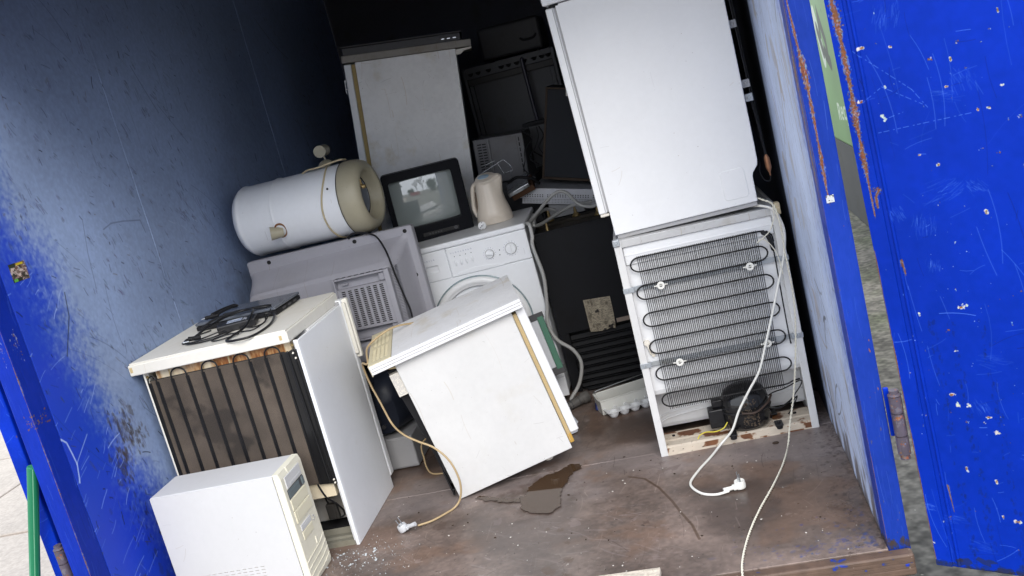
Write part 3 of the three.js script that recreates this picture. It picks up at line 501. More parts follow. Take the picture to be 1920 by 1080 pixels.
// ------------------------------------------------------------------ upright fridge seen from behind, wire condenser and compressor
{
  const t = thing('upright_fridge', 'white fridge showing its back with black wire condenser coil and round black compressor', 'fridge', [-0.05, 0, -3.836], [0.6, 2.6, -0.49]);
  const W = 0.6, H = 0.862, D = 0.275;
  for (const s of [-1, 1]) part('side_panel', [bx(s > 0 ? 0.286 : -0.3, s > 0 ? 0.3 : -0.286, 0.0, H - 0.002, -D, D - 0.008, 0.004), bx(s > 0 ? 0.272 : -0.3, s > 0 ? 0.3 : -0.272, 0.0, H - 0.002, D - 0.008, D, 0.003)], M.whiteWorn, t);
  // insulated body: its back face curls in over the compressor bay
  const prof = [[-D + 0.04, 0.03], [-D + 0.04, H - 0.03], [D - 0.02, H - 0.03], [D - 0.02, 0.262], [D - 0.026, 0.244], [D - 0.042, 0.236], [D - 0.11, 0.226], [D - 0.15, 0.214], [D - 0.165, 0.19], [D - 0.168, 0.14], [D - 0.172, 0.095], [D - 0.178, 0.062], [D - 0.186, 0.046]];
  part('back_panel', extX(prof, -0.2855, 0.2855), M.white, t);
  // pressed ribs of the bay wall
  for (const [y, z] of [[0.176, 0.108], [0.12, 0.107], [0.1, 0.106]]) part('pressed_rib', tube([[-0.283, y - 0.03, z], [-0.24, y - 0.012, z], [-0.1, y, z], [0.1, y + 0.002, z], [0.28, y + 0.006, z]], 0.003, 40, 6), M.white, t);
  part('top_rail', [bx(-0.2855, 0.2855, H - 0.03, H - 0.001, -D, D - 0.004, 0.003)], std({ color: lin(0.5, 0.5, 0.5), map: T.dirty, roughness: 0.5 }), t);
  part('back_rail', [bx(-0.271, 0.271, H - 0.1, H - 0.031, D - 0.02, D - 0.013, 0.003), bx(-0.271, 0.271, H - 0.066, H - 0.06, D - 0.014, D - 0.0115, 0.001)], M.white, t);
  part('worn_patch', bx(-0.2, -0.115, 0.765, 0.795, D - 0.021, D - 0.0188, 0.0005), std({ color: lin(0.4, 0.4, 0.39), map: T.dirty, roughness: 0.8 }), t, { label: 'grey torn label remnant' });
  part('cover_plate', bx(-0.19, 0.2, 0.38, 0.5, D - 0.021, D - 0.018, 0.002), M.white, t);
  part('base_rail', [extX([[0.12, 0.004], [0.12, 0.03], [0.126, 0.034], [0.2, 0.034], [0.206, 0.03], [0.215, 0.03], [0.221, 0.036], [D - 0.012, 0.036], [D - 0.004, 0.03], [D - 0.002, 0.0]].map(([z, y]) => [z, y]), -0.2855, 0.2855)], std({ color: lin(0.66, 0.6, 0.52), map: (() => { // chipped white paint over rust
    const c = canvas(1024, 256, (ctx, w, h) => { const nz = makeNoise(410, 128); pixels(ctx, w, h, (u, v) => { const a = fbm(nz, u, v * 0.25, 20, 5), b = fbm(nz, u + 0.4, v * 0.25, 9, 5), k = sstep(0.58, 0.66, b), m = 235 + 30 * (a - 0.5); return [mix(m, 128 + 60 * (a - 0.5), k), mix(m * 0.98, 84 + 50 * (a - 0.5), k), mix(m * 0.95, 56 + 30 * (a - 0.5), k)]; }); const r = rng(3); for (let i = 0; i < 150; i++) { ctx.fillStyle = r() < 0.6 ? 'rgba(150,84,42,.7)' : 'rgba(50,36,28,.7)'; blot(ctx, r, r() * w, r() * h, 1 + 5 * r() * r(), 2, 0); } }); const q = tex(c, 0.6); q.repeat.set(1 / 0.6, 1 / 0.15); return q; })(), roughness: 0.6 }), t);
  for (const [x, s] of [[-0.24, 0.006], [0.23, 0.007], [0.14, 0.005]]) part('bolt', cyl(s, s, 0.004, x, 0.036, 0.17, 'y', 10), M.darkHole, t);
  // condenser: serpentine tube carrying upright wires
  const rows = [], yTop = 0.7855, pitch = 0.0536, n = 12, xl = (k) => -0.222 + 0.0005 * k, xr = (k) => 0.2 + 0.001 * k, zc = D - 0.002, rb = pitch / 2;
  rows.push([0.235, yTop - 0.004, zc - 0.01]);
  for (let k = 0; k < n; k++) {
    const y = yTop - pitch * k, ltr = k % 2 === 1, a = ltr ? xl(k) : xr(k), b = ltr ? xr(k) : xl(k);
    for (let i = 0; i <= 8; i++) rows.push([mix(a, b, i / 8), y, zc]);
    if (k < n - 1) for (const th of [30, 60, 90, 120, 150]) rows.push([b + (ltr ? 1 : -1) * rb * 1.25 * Math.sin(th * D2R), y - rb + rb * Math.cos(th * D2R), zc]);
  }
  rows.push([0.235, yTop - pitch * 11 + 0.006, zc - 0.004], [0.262, yTop - pitch * 11 + 0.004, zc - 0.02]);
  const coil = part('condenser_coil', tube(rows, 0.0031, 700, 7), M.blackGloss, t);
  const wg = prep(new THREE.CylinderGeometry(0.0014, 0.0014, 0.605, 6)), wr = rng(12);
  for (let i = 0; i < 62; i++) { const w = new THREE.Mesh(wg, M.blackMatte); w.name = 'wire'; w.castShadow = w.receiveShadow = true; const x = -0.226 + i * 0.43 / 61; w.position.set(x + (wr() - 0.5) * 0.0012, 0.489, zc + 0.0038); w.rotation.z = -0.011 * (i / 61) + (wr() - 0.5) * 0.003; coil.add(w); }
  for (const y of [0.671, 0.373]) part('mounting_strap', [bx(-0.298, 0.3, y - 0.0095, y + 0.0095, D - 0.011, D - 0.0085, 0.001), bx(-0.302, -0.262, y - 0.0095, y + 0.0095, D - 0.01, D + 0.003, 0.001), bx(0.262, 0.303, y - 0.0095, y + 0.0095, D - 0.01, D + 0.003, 0.001), screw(-0.285, y, D + 0.004), screw(0.288, y, D + 0.004)], M.zinc, t);
  for (const [x, y] of [[-0.163, 0.667], [0.163, 0.667], [-0.155, 0.363], [0.172, 0.368]]) {
    const g = ext(poly(circ(x, y, 0.0145, 22), [circ(x, y, 0.0062, 14)]), 0.006, zc + 0.004, 0.0012);
    part('spacer_clip', [g, cb(0.05, 0.005, 0.004, x, y, zc + 0.003, 0.001)], M.cordWhite, t);
  }
  // compressor
  const cp = part('compressor', [lathe([[0, 0], [0.06, 0.002], [0.08, 0.02], [0.087, 0.045], [0.088, 0.09], [0.088, 0.105], [0.083, 0.135], [0.07, 0.157], [0.045, 0.171], [0, 0.176]], 44).scale(1.04, 1, 0.94)], phys({ color: lin(0.012, 0.012, 0.013), roughness: 0.24, roughnessMap: T.gloss }), t, { pos: [0.052, 0.03, 0.2] });
  part('weld_flange', [new THREE.TorusGeometry(0.0895, 0.0042, 8, 56).rotateX(Math.PI / 2).scale(1.04, 1, 0.94).translate(0, 0.083, 0)], M.black, cp);
  part('relay_box', [cb(0.06, 0.075, 0.055, -0.115, 0.062, 0.0, 0.007), cb(0.05, 0.03, 0.04, -0.1, 0.115, -0.01, 0.006)], M.black, cp);
  for (const [x, z] of [[-0.07, 0.085], [0.105, 0.065], [-0.075, -0.07], [0.1, -0.07]]) part('mounting_foot', [cb(0.03, 0.006, 0.05, x, 0.012, z * 0.86, 0.002), cyl(0.0125, 0.0125, 0.018, x, 0.005, z, 'y', 16), cyl(0.006, 0.006, 0.014, x, 0.018, z, 'y', 10)], M.black, cp);
  part('dust_patch', (() => { const r = rng(5), gs = []; for (let i = 0; i < 170; i++) { const a = (r() - 0.5) * 0.7 + 0.1, y = 0.028 + 0.105 * r(), s = 0.0012 + 0.0024 * r(), rad = y > 0.1 ? 0.085 : y < 0.04 ? 0.085 : 0.0875; gs.push(new THREE.IcosahedronGeometry(s, 0).translate(Math.sin(a) * rad * 1.04, y, Math.cos(a) * rad * 0.94)); } return gs; })(), std({ color: lin(0.09, 0.065, 0.045), roughness: 1 }), cp, { kind: 'stuff' });
  part('suction_pipe', tube([[-0.02, 0.09, 0.092], [0.03, 0.088, 0.095], [0.08, 0.105, 0.06], [0.1, 0.115, 0.02]], 0.0042, 30, 8), std({ color: lin(0.05, 0.03, 0.022), map: T.dirty, roughness: 0.6 }), cp);
  part('discharge_pipe', tube([[0.085, 0.07, 0.03], [0.12, 0.062, 0.03], [0.15, 0.06, 0.0], [0.19, 0.062, -0.05]], 0.0036, 30, 8), M.black, cp);
  part('earth_wire', tube([[-0.03, 0.085, 0.262], [-0.048, 0.068, 0.268], [-0.08, 0.058, 0.262], [-0.115, 0.06, 0.255], [-0.14, 0.05, 0.25], [-0.15, 0.036, 0.25]], 0.0022, 40, 6), std({ color: lin(0.65, 0.55, 0.05), roughness: 0.5 }), t);
  part('capillary_tube', tube([[0.1, 0.1, 0.17], [0.16, 0.128, 0.16], [0.21, 0.142, 0.17], [0.272, 0.166, 0.18], [0.27, 0.145, 0.18], [0.225, 0.09, 0.17], [0.22, 0.08, 0.18], [0.25, 0.106, 0.18], [0.243, 0.09, 0.18], [0.215, 0.045, 0.17], [0.205, 0.03, 0.16]], 0.0024, 90, 6), M.blackMatte, t);
  part('filter_drier', [tube([[0.232, 0.776, zc - 0.01], [0.245, 0.765, zc + 0.002], [0.254, 0.73, zc + 0.002], [0.256, 0.712, zc]], 0.0085, 24, 10), tube([[0.243, 0.78, zc], [0.258, 0.765, zc], [0.262, 0.74, zc]], 0.003, 16, 6)], M.black, t);
  part('suction_line', tube([[0.256, 0.712, zc], [0.256, 0.66, zc + 0.002], [0.254, 0.5, zc], [0.254, 0.36, zc - 0.004], [0.257, 0.345, zc - 0.014]], 0.0024, 40, 6), M.blackMatte, t);
  part('drain_spout', [cyl(0.013, 0.011, 0.012, -0.26, 0.455, D - 0.016, 'z', 16), tube([[-0.26, 0.452, D - 0.012], [-0.256, 0.43, D - 0.012], [-0.253, 0.41, D - 0.014]], 0.0042, 14, 8), cyl(0.006, 0.006, 0.008, -0.245, 0.405, D - 0.012, 'z', 12)], M.dirtyWhite, t);
  part('hinge_bracket', [bx(-0.302, -0.276, H - 0.02, H + 0.006, D - 0.02, D + 0.008, 0.004), screw(-0.289, H - 0.006, D + 0.01, 'z', 0.006)], M.zinc, t);
  part('corner_clip', [bx(0.286, 0.306, H - 0.03, H + 0.012, D - 0.03, D + 0.006, 0.004), bx(0.29, 0.303, H - 0.024, H - 0.004, D + 0.004, D + 0.012, 0.002)], M.yellowed, t);
  // mains lead hangs down across the coil and out over the floor (fridge coordinates)
  const L = (x, y, z) => { const v = t.worldToLocal(V(x, y, z)); return [v.x, v.y, v.z]; }; t.updateMatrixWorld(true);
  const lead = part('mains_lead', tube([[0.2, H + 0.01, 0.2], [0.245, H + 0.012, D], [0.28, 0.855, D + 0.014], [0.298, 0.81, D + 0.016], [0.302, 0.76, D + 0.014], [0.285, 0.68, D + 0.016], [0.25, 0.59, D + 0.018], [0.215, 0.5, D + 0.02], [0.165, 0.38, D + 0.025], [0.122, 0.28, D + 0.028], [0.07, 0.21, D + 0.03], [0.02, 0.14, D + 0.03], [-0.02, 0.07, D + 0.034], L(-0.105, 0.02, -3.53), L(-0.15, 0.006, -3.46), L(-0.2, 0.005, -3.36), L(-0.232, 0.005, -3.26), L(-0.2, 0.005, -3.175), L(-0.15, 0.005, -3.142), L(-0.105, 0.008, -3.145)], 0.0046, 220, 9), M.cordWhite, t);
  plug(lead, M.cordWhite, L(-0.063, 0.004, -3.165), [0, 14, 0]);
}

// ------------------------------------------------------------------ second fridge standing on the first one
{
  const t = thing('stacked_fridge', 'tall white fridge side standing on top of the fridge with the black coil', 'fridge', [-0.048, 0.8835, -3.828], [0, -1.78, 1.48]);
  const zz = 0.275;
  const side = [[-0.262, 0], [0.261, 0], [0.263, 0.09], [0.267, 0.103], [0.277, 0.115], [0.288, 0.128], [0.291, 0.145], [0.293, 0.2], [0.307, 0.855], [-0.262, 0.855]];
  part('body', ext(poly(side), 0.53, -zz + 0.0, 0.004), M.white, t);
  part('side_panel', ext(poly(side.map(([x, y]) => [x * 0.998, Math.min(0.853, Math.max(y, 0.001))])), 0.008, zz - 0.0195, 0.003), M.white, t);
  part('embossed_plate', [ext(poly(rrect(0.152, 0.238, 0.026, 0.133, 0.012)), 0.004, zz - 0.0135, 0.0018)], M.white, t);
  part('bottom_rail', [bx(-0.255, 0.258, -0.016, 0.0, -zz + 0.01, zz - 0.02, 0.002)], M.greyBox, t);
  for (const x of [-0.23, 0.2]) part('levelling_foot', cyl(0.014, 0.017, 0.02, x, -0.012, 0.22, 'y', 16), M.blackMatte, t);
  const dr = part('door', [bx(-0.3, -0.268, 0.088, 0.846, -zz, zz - 0.014, 0.006)], M.white, t);
  part('door_seal', bx(-0.2685, -0.2615, 0.092, 0.843, -zz + 0.01, zz - 0.017, 0.002), M.greyBox, dr);
  part('seal_lip', bx(-0.2755, -0.273, 0.09, 0.844, zz - 0.0145, zz - 0.0125, 0.0006), M.greyBox, dr);
  part('hinge', [bx(-0.296, -0.264, 0.078, 0.087, 0.2, zz - 0.012, 0.002), cyl(0.006, 0.006, 0.02, -0.284, 0.084, 0.24, 'y', 12)], M.dirtyWhite, t);
  part('hinge', [bx(-0.285, -0.25, 0.8475, 0.8545, 0.2, zz - 0.01, 0.002)], M.blackMatte, t);
  part('worktop', bx(-0.304, 0.3, 0.8565, 0.9, -zz, zz + 0.006, 0.006), M.white, t);
  // condenser, drier and clips on the far right, in the shade
  part('condenser', [bx(0.318, 0.323, 0.2, 0.84, -0.24, 0.2, 0.002), ...[0.17, 0.1, 0.03, -0.04, -0.11].map((z) => tube([[0.328, 0.2, z], [0.327, 0.5, z], [0.33, 0.84, z]], 0.0032, 20, 6))], M.blackGloss, t);
  for (const y of [0.41, 0.62, 0.36]) part('clip', [bx(0.298, 0.326, y - 0.014, y + 0.014, 0.2, 0.226, 0.003), screw(0.312, y, 0.228, 'z', 0.006)], y === 0.36 ? M.zinc : M.greyBox, t);
  part('filter_drier', [lathe([[0, 0.07], [0.003, 0.07], [0.003, 0.082], [0.008, 0.092], [0.0105, 0.1], [0.0105, 0.134], [0.008, 0.14], [0.003, 0.15], [0, 0.15]], 20).translate(0.325, 0, 0.2)], M.copper, t);
  part('capillary_tube', [tube([[0.325, 0.15, 0.2], [0.322, 0.26, 0.2], [0.318, 0.36, 0.2]], 0.005, 20, 8), tube([[0.325, 0.07, 0.2], [0.318, 0.052, 0.205], [0.3, 0.062, 0.21], [0.292, 0.09, 0.2], [0.3, 0.125, 0.19], [0.29, 0.13, 0.16]], 0.0017, 40, 6)], M.blackMatte, t);
}

// ------------------------------------------------------------------ low fridge by the left wall, plate condenser to the front
let lowFridge;
{
  const t = lowFridge = thing('low_fridge', 'white under-counter fridge by the left wall with dark ribbed condenser and rust stains', 'fridge', [-1.8, 0, -3.492], [0, 0.93, 0]);
  const H = 0.868;
  // side panels and body
  for (const s of [-1, 1]) part('side_panel', [bx(s > 0 ? 0.29 : -0.311, s > 0 ? 0.314 : -0.297, 0.0, 0.818, 0.25, 0.259, 0.003), bx(s > 0 ? 0.3 : -0.311, s > 0 ? 0.314 : -0.303, 0.0, 0.818, 0.259, 0.272, 0.003), bx(s > 0 ? 0.304 : -0.311, s > 0 ? 0.3145 : -0.301, 0, 0.818, -0.235, 0.262, 0.003)], s > 0 ? M.coolWhite : M.cream, t);
  const upper = canvas(1024, 256, (ctx, w, h) => { // rust bleeding down below the lid
    const nz = makeNoise(500, 128); pixels(ctx, w, h, (u, v) => {
      const a = fbm(nz, u, v * 0.2, 26, 5), b = fbm(nz, u + 0.6, v * 0.1, 8, 5), f = fbm(nz, u, v * 0.3, 90, 3), k = clamp01(sstep(0.45, 0.72, b + 0.34 * (0.55 - v) + 0.2 * (a - 0.5)) * (0.4 + 0.9 * f));
      const m = 236 + 20 * (a - 0.5); return [mix(m, 168 - 60 * (f - 0.3), k), mix(m * 0.95, 106 - 50 * (f - 0.3), k), mix(m * 0.85, 44 - 20 * (f - 0.3), k)];
    });
    ctx.fillStyle = 'rgba(196,150,90,.55)'; const r = rng(4); for (let i = 0; i < 60; i++) { ctx.fillStyle = `rgba(${120 + 40 * r()},70,30,${0.2 + 0.5 * r()})`; blot(ctx, r, r() * w, h * (0.1 + 0.8 * r()), 1 + 6 * r() * r(), 1, 0); }
    ctx.save(); ctx.translate(w * 0.465, h * 0.6); ctx.rotate(-1.45); ctx.fillStyle = 'rgba(96,70,84,.85)'; ctx.font = 'bold 62px sans-serif'; ctx.fillText('N', -24, 20); ctx.restore();
  });
  part('back_panel', [bx(-0.272, 0.275, 0.2, 0.82, 0.2, 0.252, 0.004)], std({ map: tex(upper), color: lin(0.86, 0.84, 0.78), roughness: 0.5 }), t, { uv: (x, y) => [(x + 0.272) / 0.547, clamp01((y - 0.7) / 0.12)] });
  for (const x of [-0.215, -0.08, 0.028]) part('foam_seam', bx(x - 0.003, x + 0.003, 0.782, 0.818, 0.251, 0.2545, 0.001), M.gasket, t);
  part('foam_roll', [extX([[0.12, 0.264], [0.225, 0.264], [0.247, 0.256], [0.252, 0.24], [0.245, 0.222], [0.225, 0.214], [0.12, 0.21]], -0.272, 0.275)], M.dirtyWhite, t);
  part('recess_panel', bx(-0.3, 0.303, 0.058, 0.215, 0.12, 0.13, 0.002), std({ color: lin(0.5, 0.48, 0.45), map: T.dirty, roughness: 0.6 }), t);
  part('inner_floor', bx(-0.3, 0.303, 0.03, 0.05, -0.2, 0.19, 0.002), M.blackMatte, t);
  part('base_rail', [extX([[0.2, 0.0], [0.2, 0.05], [0.206, 0.052], [0.21, 0.03], [0.235, 0.03], [0.24, 0.022], [0.258, 0.02], [0.262, 0.0]], -0.3, 0.3)], std({ color: lin(0.2, 0.19, 0.15), map: T.dirty, roughness: 0.7 }), t);
  part('body', bx(-0.3, 0.302, 0.05, 0.82, -0.235, 0.115, 0.004), M.white, t);
  part('door', [bx(-0.311, 0.3145, 0.045, 0.835, -0.29, -0.245, 0.008)], M.coolWhite, t);
  part('door_handle', [bx(0.312, 0.336, 0.58, 0.835, -0.285, -0.262, 0.006), bx(0.314, 0.33, 0.6, 0.82, -0.262, -0.246, 0.004)], M.cream, t);
  part('door_seal', bx(-0.305, 0.308, 0.05, 0.83, -0.2445, -0.2355, 0.002), M.greyBox, t);
  // lid with a stepped front edge
  const lid = part('lid', [bx(-0.348, 0.292, 0.8195, 0.862, -0.29, 0.291, 0.005), bx(-0.342, 0.286, 0.8615, 0.868, -0.285, 0.286, 0.002)], M.cream, t);
  part('trim', bx(0.258, 0.269, 0.834, 0.851, 0.2905, 0.2922, 0.0008), M.gasket, lid);
  part('trim', bx(-0.342, -0.331, 0.834, 0.854, 0.2905, 0.2922, 0.0008), M.gasket, lid);
  // black condenser panel: side folds, horizontal fins, upright U-tubes
  const mesh = canvas(512, 512, (ctx, w, h) => { const nz = makeNoise(520, 128); pixels(ctx, w, h, (u, v) => { const a = fbm(nz, u, v, 7, 5), d = sstep(0.62, 0.72, fbm(nz, u + 0.5, v, 5, 5)); const m = 98 + 50 * (a - 0.5); return [mix(m * 1.02, 42, d * 0.6), mix(m * 0.91, 38, d * 0.6), mix(m * 0.81, 36, d * 0.6)]; }); });
  const fm = std({ map: tex(mesh, 0.55), roughness: 0.8 });
  const pan = part('condenser_panel', bx(-0.3, 0.245, 0.262, 0.785, 0.255, 0.26, 0.002), std({ color: lin(0.03, 0.027, 0.024), map: T.dirty, roughness: 0.8 }), t);
  part('fins', Array.from({ length: 150 }, (_, i) => new THREE.BoxGeometry(0.536, 0.0018, 0.0034).translate(-0.0275, 0.266 + i * 0.00345, 0.2617)), fm, pan, { kind: 'stuff' });
  part('side_fold', [ext(poly([[0.236, 0.262], [0.296, 0.254], [0.301, 0.27], [0.297, 0.785], [0.288, 0.79], [0.262, 0.782], [0.238, 0.785]]), 0.006, 0.262, 0.002), tube([[0.272, 0.27, 0.268], [0.268, 0.52, 0.27], [0.262, 0.78, 0.268]], 0.006, 30, 8), tube([[0.287, 0.27, 0.268], [0.286, 0.52, 0.269], [0.284, 0.782, 0.268]], 0.0045, 30, 8)], M.blackGloss, pan);
  part('side_fold', [bx(-0.312, -0.292, 0.262, 0.775, 0.26, 0.268, 0.003)], M.blackGloss, pan);
  for (const [x, y] of [[0.285, 0.776], [0.29, 0.756], [0.292, 0.275], [0.293, 0.262]]) part('screw', screw(x, y, 0.275, 'z', 0.004), M.dirtyWhite, pan);
  for (const [a, b] of [[-0.302, -0.268], [-0.206, -0.144], [-0.08, -0.017], [0.048, 0.11], [0.173, 0.234]]) {
    const c = (a + b) / 2, r = (b - a) / 2, pts = [[a, 0.264, 0.268]]; for (const y of [0.4, 0.55, 0.7, 0.775]) pts.push([a, y, 0.268]);
    for (let k = 1; k < 8; k++) { const th = Math.PI - k * Math.PI / 8; pts.push([c + r * Math.cos(th), 0.785 + Math.min(r, 0.028) * Math.sin(th), 0.266]); }
    for (const y of [0.775, 0.7, 0.55, 0.4, 0.264]) pts.push([b, y, 0.268]);
    part('condenser_tube', tube(pts, 0.0032, 110, 8), M.blackGloss, pan);
    part('tube_clamp', [bx(a - 0.007, a + 0.007, 0.264, 0.776, 0.262, 0.2668, 0.002), bx(b - 0.007, b + 0.007, 0.264, 0.776, 0.262, 0.2668, 0.002)], M.blackMatte, pan);
  }
  part('supply_wire', [tube([[0.222, 0.262, 0.268], [0.224, 0.24, 0.262], [0.232, 0.2, 0.25], [0.25, 0.16, 0.225], [0.262, 0.125, 0.21], [0.258, 0.1, 0.2], [0.24, 0.092, 0.2], [0.222, 0.1, 0.2]], 0.0035, 60, 8), tube([[0.16, 0.175, 0.16], [0.19, 0.178, 0.18], [0.205, 0.165, 0.2], [0.21, 0.15, 0.2]], 0.0035, 24, 8)], M.blackMatte, t);
  part('inline_capacitor', [cb(0.034, 0.062, 0.024, 0.216, 0.125, 0.205, 0.004), cb(0.012, 0.064, 0.02, 0.236, 0.123, 0.205, 0.004)], std({ color: lin(0.02, 0.018, 0.016), roughness: 0.5 }), t);
  for (const [x, y] of [[0.29, 0.805], [-0.295, 0.802]]) part('screw', screw(x, y, 0.274, 'z', 0.006), M.brass, t);
}

// ------------------------------------------------------------------ leaning table-top freezer with a lead and plug
{
  const t = thing('leaning_freezer', 'small white fridge with grey top leaning askew in the middle of the container floor', 'fridge', [-0.959, 0.05, -3.751], [1.37, 14.59, 9.73]);
  const zz = 0.225, H = 0.61;
  part('body', [bx(-0.205, 0.236, 0.012, H - 0.004, -zz, zz - 0.012, 0.003), bx(-0.238, -0.2, 0.01, H - 0.004, -zz, -zz + 0.02, 0.003)], M.white, t);
  part('side_panel', [bx(-0.243, 0.24, 0.0, H - 0.002, zz - 0.0115, zz, 0.003)], M.whiteWorn, t);
  part('back_panel', [ext(poly([[-0.2055, 0.04], [-0.258, 0.06], [-0.264, 0.16], [-0.266, 0.27], [-0.279, 0.45], [-0.284, 0.585], [-0.2055, 0.59]]), 0.37, -zz + 0.04, 0.004)], M.blackMatte, t);
  part('rating_plate', [bx(-0.281, -0.2435, 0.478, 0.572, zz - 0.04, zz - 0.0115, 0.001)], std({ map: tex(canvas(128, 192, (ctx, w, h) => { ctx.fillStyle = '#cfcac0'; ctx.fillRect(0, 0, w, h); const r = rng(44); ctx.fillStyle = '#8d8d95'; for (let y = 14; y < h - 8; y += 9) for (let x = 8; x < w - 14;) { const l = 4 + 14 * r(); if (r() < 0.75) ctx.fillRect(x, y, l, 3); x += l + 4; } })), roughness: 0.6 }), t, { uv: (x, y, z, n) => n[0] > n[2] ? [(z - 0.15) / 0.062, (y - 0.485) / 0.093] : [(x + 0.281) / 0.0375, (y - 0.478) / 0.094] });
  // compressor and pipes under the raised back
  part('compressor', [lathe([[0, 0], [0.055, 0.004], [0.072, 0.03], [0.074, 0.08], [0.06, 0.12], [0, 0.136]], 32).translate(-0.15, 0.012, 0.06)], M.black, t);
  part('compressor_bracket', [bx(-0.262, -0.2, 0.03, 0.036, -0.15, 0.19, 0.002), bx(-0.266, -0.258, 0.01, 0.12, 0.12, 0.19, 0.003), cb(0.03, 0.06, 0.05, -0.235, 0.16, 0.12, 0.006)], M.black, t);
  part('condenser_coil', tube([[-0.226, 0.46, 0.19], [-0.23, 0.36, 0.2], [-0.236, 0.3, 0.2], [-0.25, 0.27, 0.19], [-0.236, 0.22, 0.2], [-0.244, 0.17, 0.19], [-0.25, 0.12, 0.2], [-0.235, 0.06, 0.19]], 0.005, 60, 8), M.blackGloss, t);
  // worktop, edge mouldings, ventilation grille
  const top = part('worktop', [bx(-0.238, 0.29, H + 0.001, H + 0.0365, -zz, zz + 0.026, 0.003)], std({ color: lin(0.74, 0.745, 0.76), map: T.dirty, roughness: 0.42, bumpMap: T.grainFine, bumpScale: 0.0002 }), t);
  part('edge_trim', [bx(-0.33, 0.292, H + 0.0005, H + 0.011, zz + 0.0255, zz + 0.032, 0.002), bx(-0.33, 0.292, H + 0.0125, H + 0.0225, zz + 0.0255, zz + 0.033, 0.002), bx(-0.33, 0.292, H + 0.024, H + 0.0365, zz + 0.0255, zz + 0.034, 0.002)], M.white, top);
  part('edge_trim', bx(0.2895, 0.293, H + 0.001, H + 0.036, -zz, zz + 0.025, 0.002), M.white, top);
  const gh = []; for (let i = 0; i < 4; i++) for (let j = 0; j < 8; j++) for (let k = 0; k < 2; k++) { const x0 = -0.318 + i * 0.0175, z0 = (k ? 0.032 : -0.178) + j * 0.0225; gh.push(rectPts(x0, x0 + 0.0125, z0, z0 + 0.0165)); }
  const gg = ext(poly(rectPts(-0.333, -0.2385, -zz, zz + 0.025), gh), 0.02, 0, 0).rotateX(Math.PI / 2).scale(1, 1, 1).translate(0, H + 0.0385, 0);
  part('vent_grille', [gg, bx(-0.333, -0.329, H - 0.006, H + 0.02, -zz, zz + 0.025, 0.001)], std({ color: lin(0.6, 0.54, 0.37), map: T.clean, roughness: 0.6 }), top);
  part('grille_tray', [bx(-0.328, -0.2385, H - 0.004, H + 0.004, -zz, zz + 0.022, 0.002)], std({ color: lin(0.03, 0.018, 0.008), roughness: 0.9 }), top);
  part('tray_lip', ext(poly([[-0.325, -0.004], [-0.24, -0.004], [-0.243, -0.026], [-0.262, -0.02], [-0.29, -0.012]]), 0.012, 0.19, 0.002).translate(0, H, 0), std({ color: lin(0.7, 0.55, 0.3), roughness: 0.5 }), t);
  // door on the right with its perished seal
  const d = part('door', [bx(0.258, 0.294, 0.06, H - 0.006, -zz, zz + 0.002, 0.006)], M.white, t);
  part('door_seal', [bx(0.2415, 0.2575, 0.03, H - 0.02, -zz + 0.005, zz - 0.004, 0.004), bx(0.2445, 0.2475, 0.032, H - 0.02, -zz + 0.005, zz - 0.001, 0.001), bx(0.2515, 0.2545, 0.06, H - 0.02, -zz + 0.005, zz - 0.0005, 0.001)], M.gasket, d);
  part('seal_corner', bx(0.241, 0.259, 0.02, 0.06, 0.1, zz - 0.003, 0.003), std({ color: lin(0.5, 0.3, 0.06), map: T.dirty, roughness: 0.6 }), d);
  part('levelling_foot', cyl(0.016, 0.013, 0.026, 0.14, -0.01, 0.17, 'y', 16), M.dirtyWhite, t);
  part('levelling_foot', cyl(0.016, 0.013, 0.026, -0.19, -0.01, -0.17, 'y', 16), M.dirtyWhite, t);
  t.updateMatrixWorld(true);
  const L = (x, y, z) => { const v = t.worldToLocal(V(x, y, z)); return [v.x, v.y, v.z]; };
  const lead = part('mains_lead', tube([L(-1.22, 0.66, -3.82), L(-1.3, 0.68, -3.72), [-0.336, H + 0.05, -0.02], [-0.347, H + 0.02, 0.12], L(-1.4, 0.6, -3.56), L(-1.408, 0.56, -3.58), L(-1.4, 0.5, -3.58), L(-1.375, 0.43, -3.56), L(-1.345, 0.34, -3.54), L(-1.285, 0.31, -3.47), L(-1.225, 0.285, -3.435), L(-1.159, 0.255, -3.41), L(-1.113, 0.193, -3.405), L(-1.096, 0.11, -3.405), L(-1.112, 0.04, -3.41), L(-1.14, 0.008, -3.4), L(-1.17, 0.006, -3.36), L(-1.215, 0.006, -3.315), L(-1.262, 0.008, -3.29)], 0.0042, 200, 9), M.cordBrown, t);
  plug(lead, M.plugGrey, L(-1.315, 0.004, -3.275), [-1.4, 180 - 12 - 14.6, -9.7]);
  part('spare_lead', tube([L(-1.15, 0.2, -3.85), L(-1.36, 0.12, -3.9), L(-1.37, 0.05, -3.86), L(-1.34, 0.008, -3.8), L(-1.28, 0.006, -3.77), L(-1.2, 0.006, -3.78)], 0.004, 50, 8), M.cordBrown, t);
}

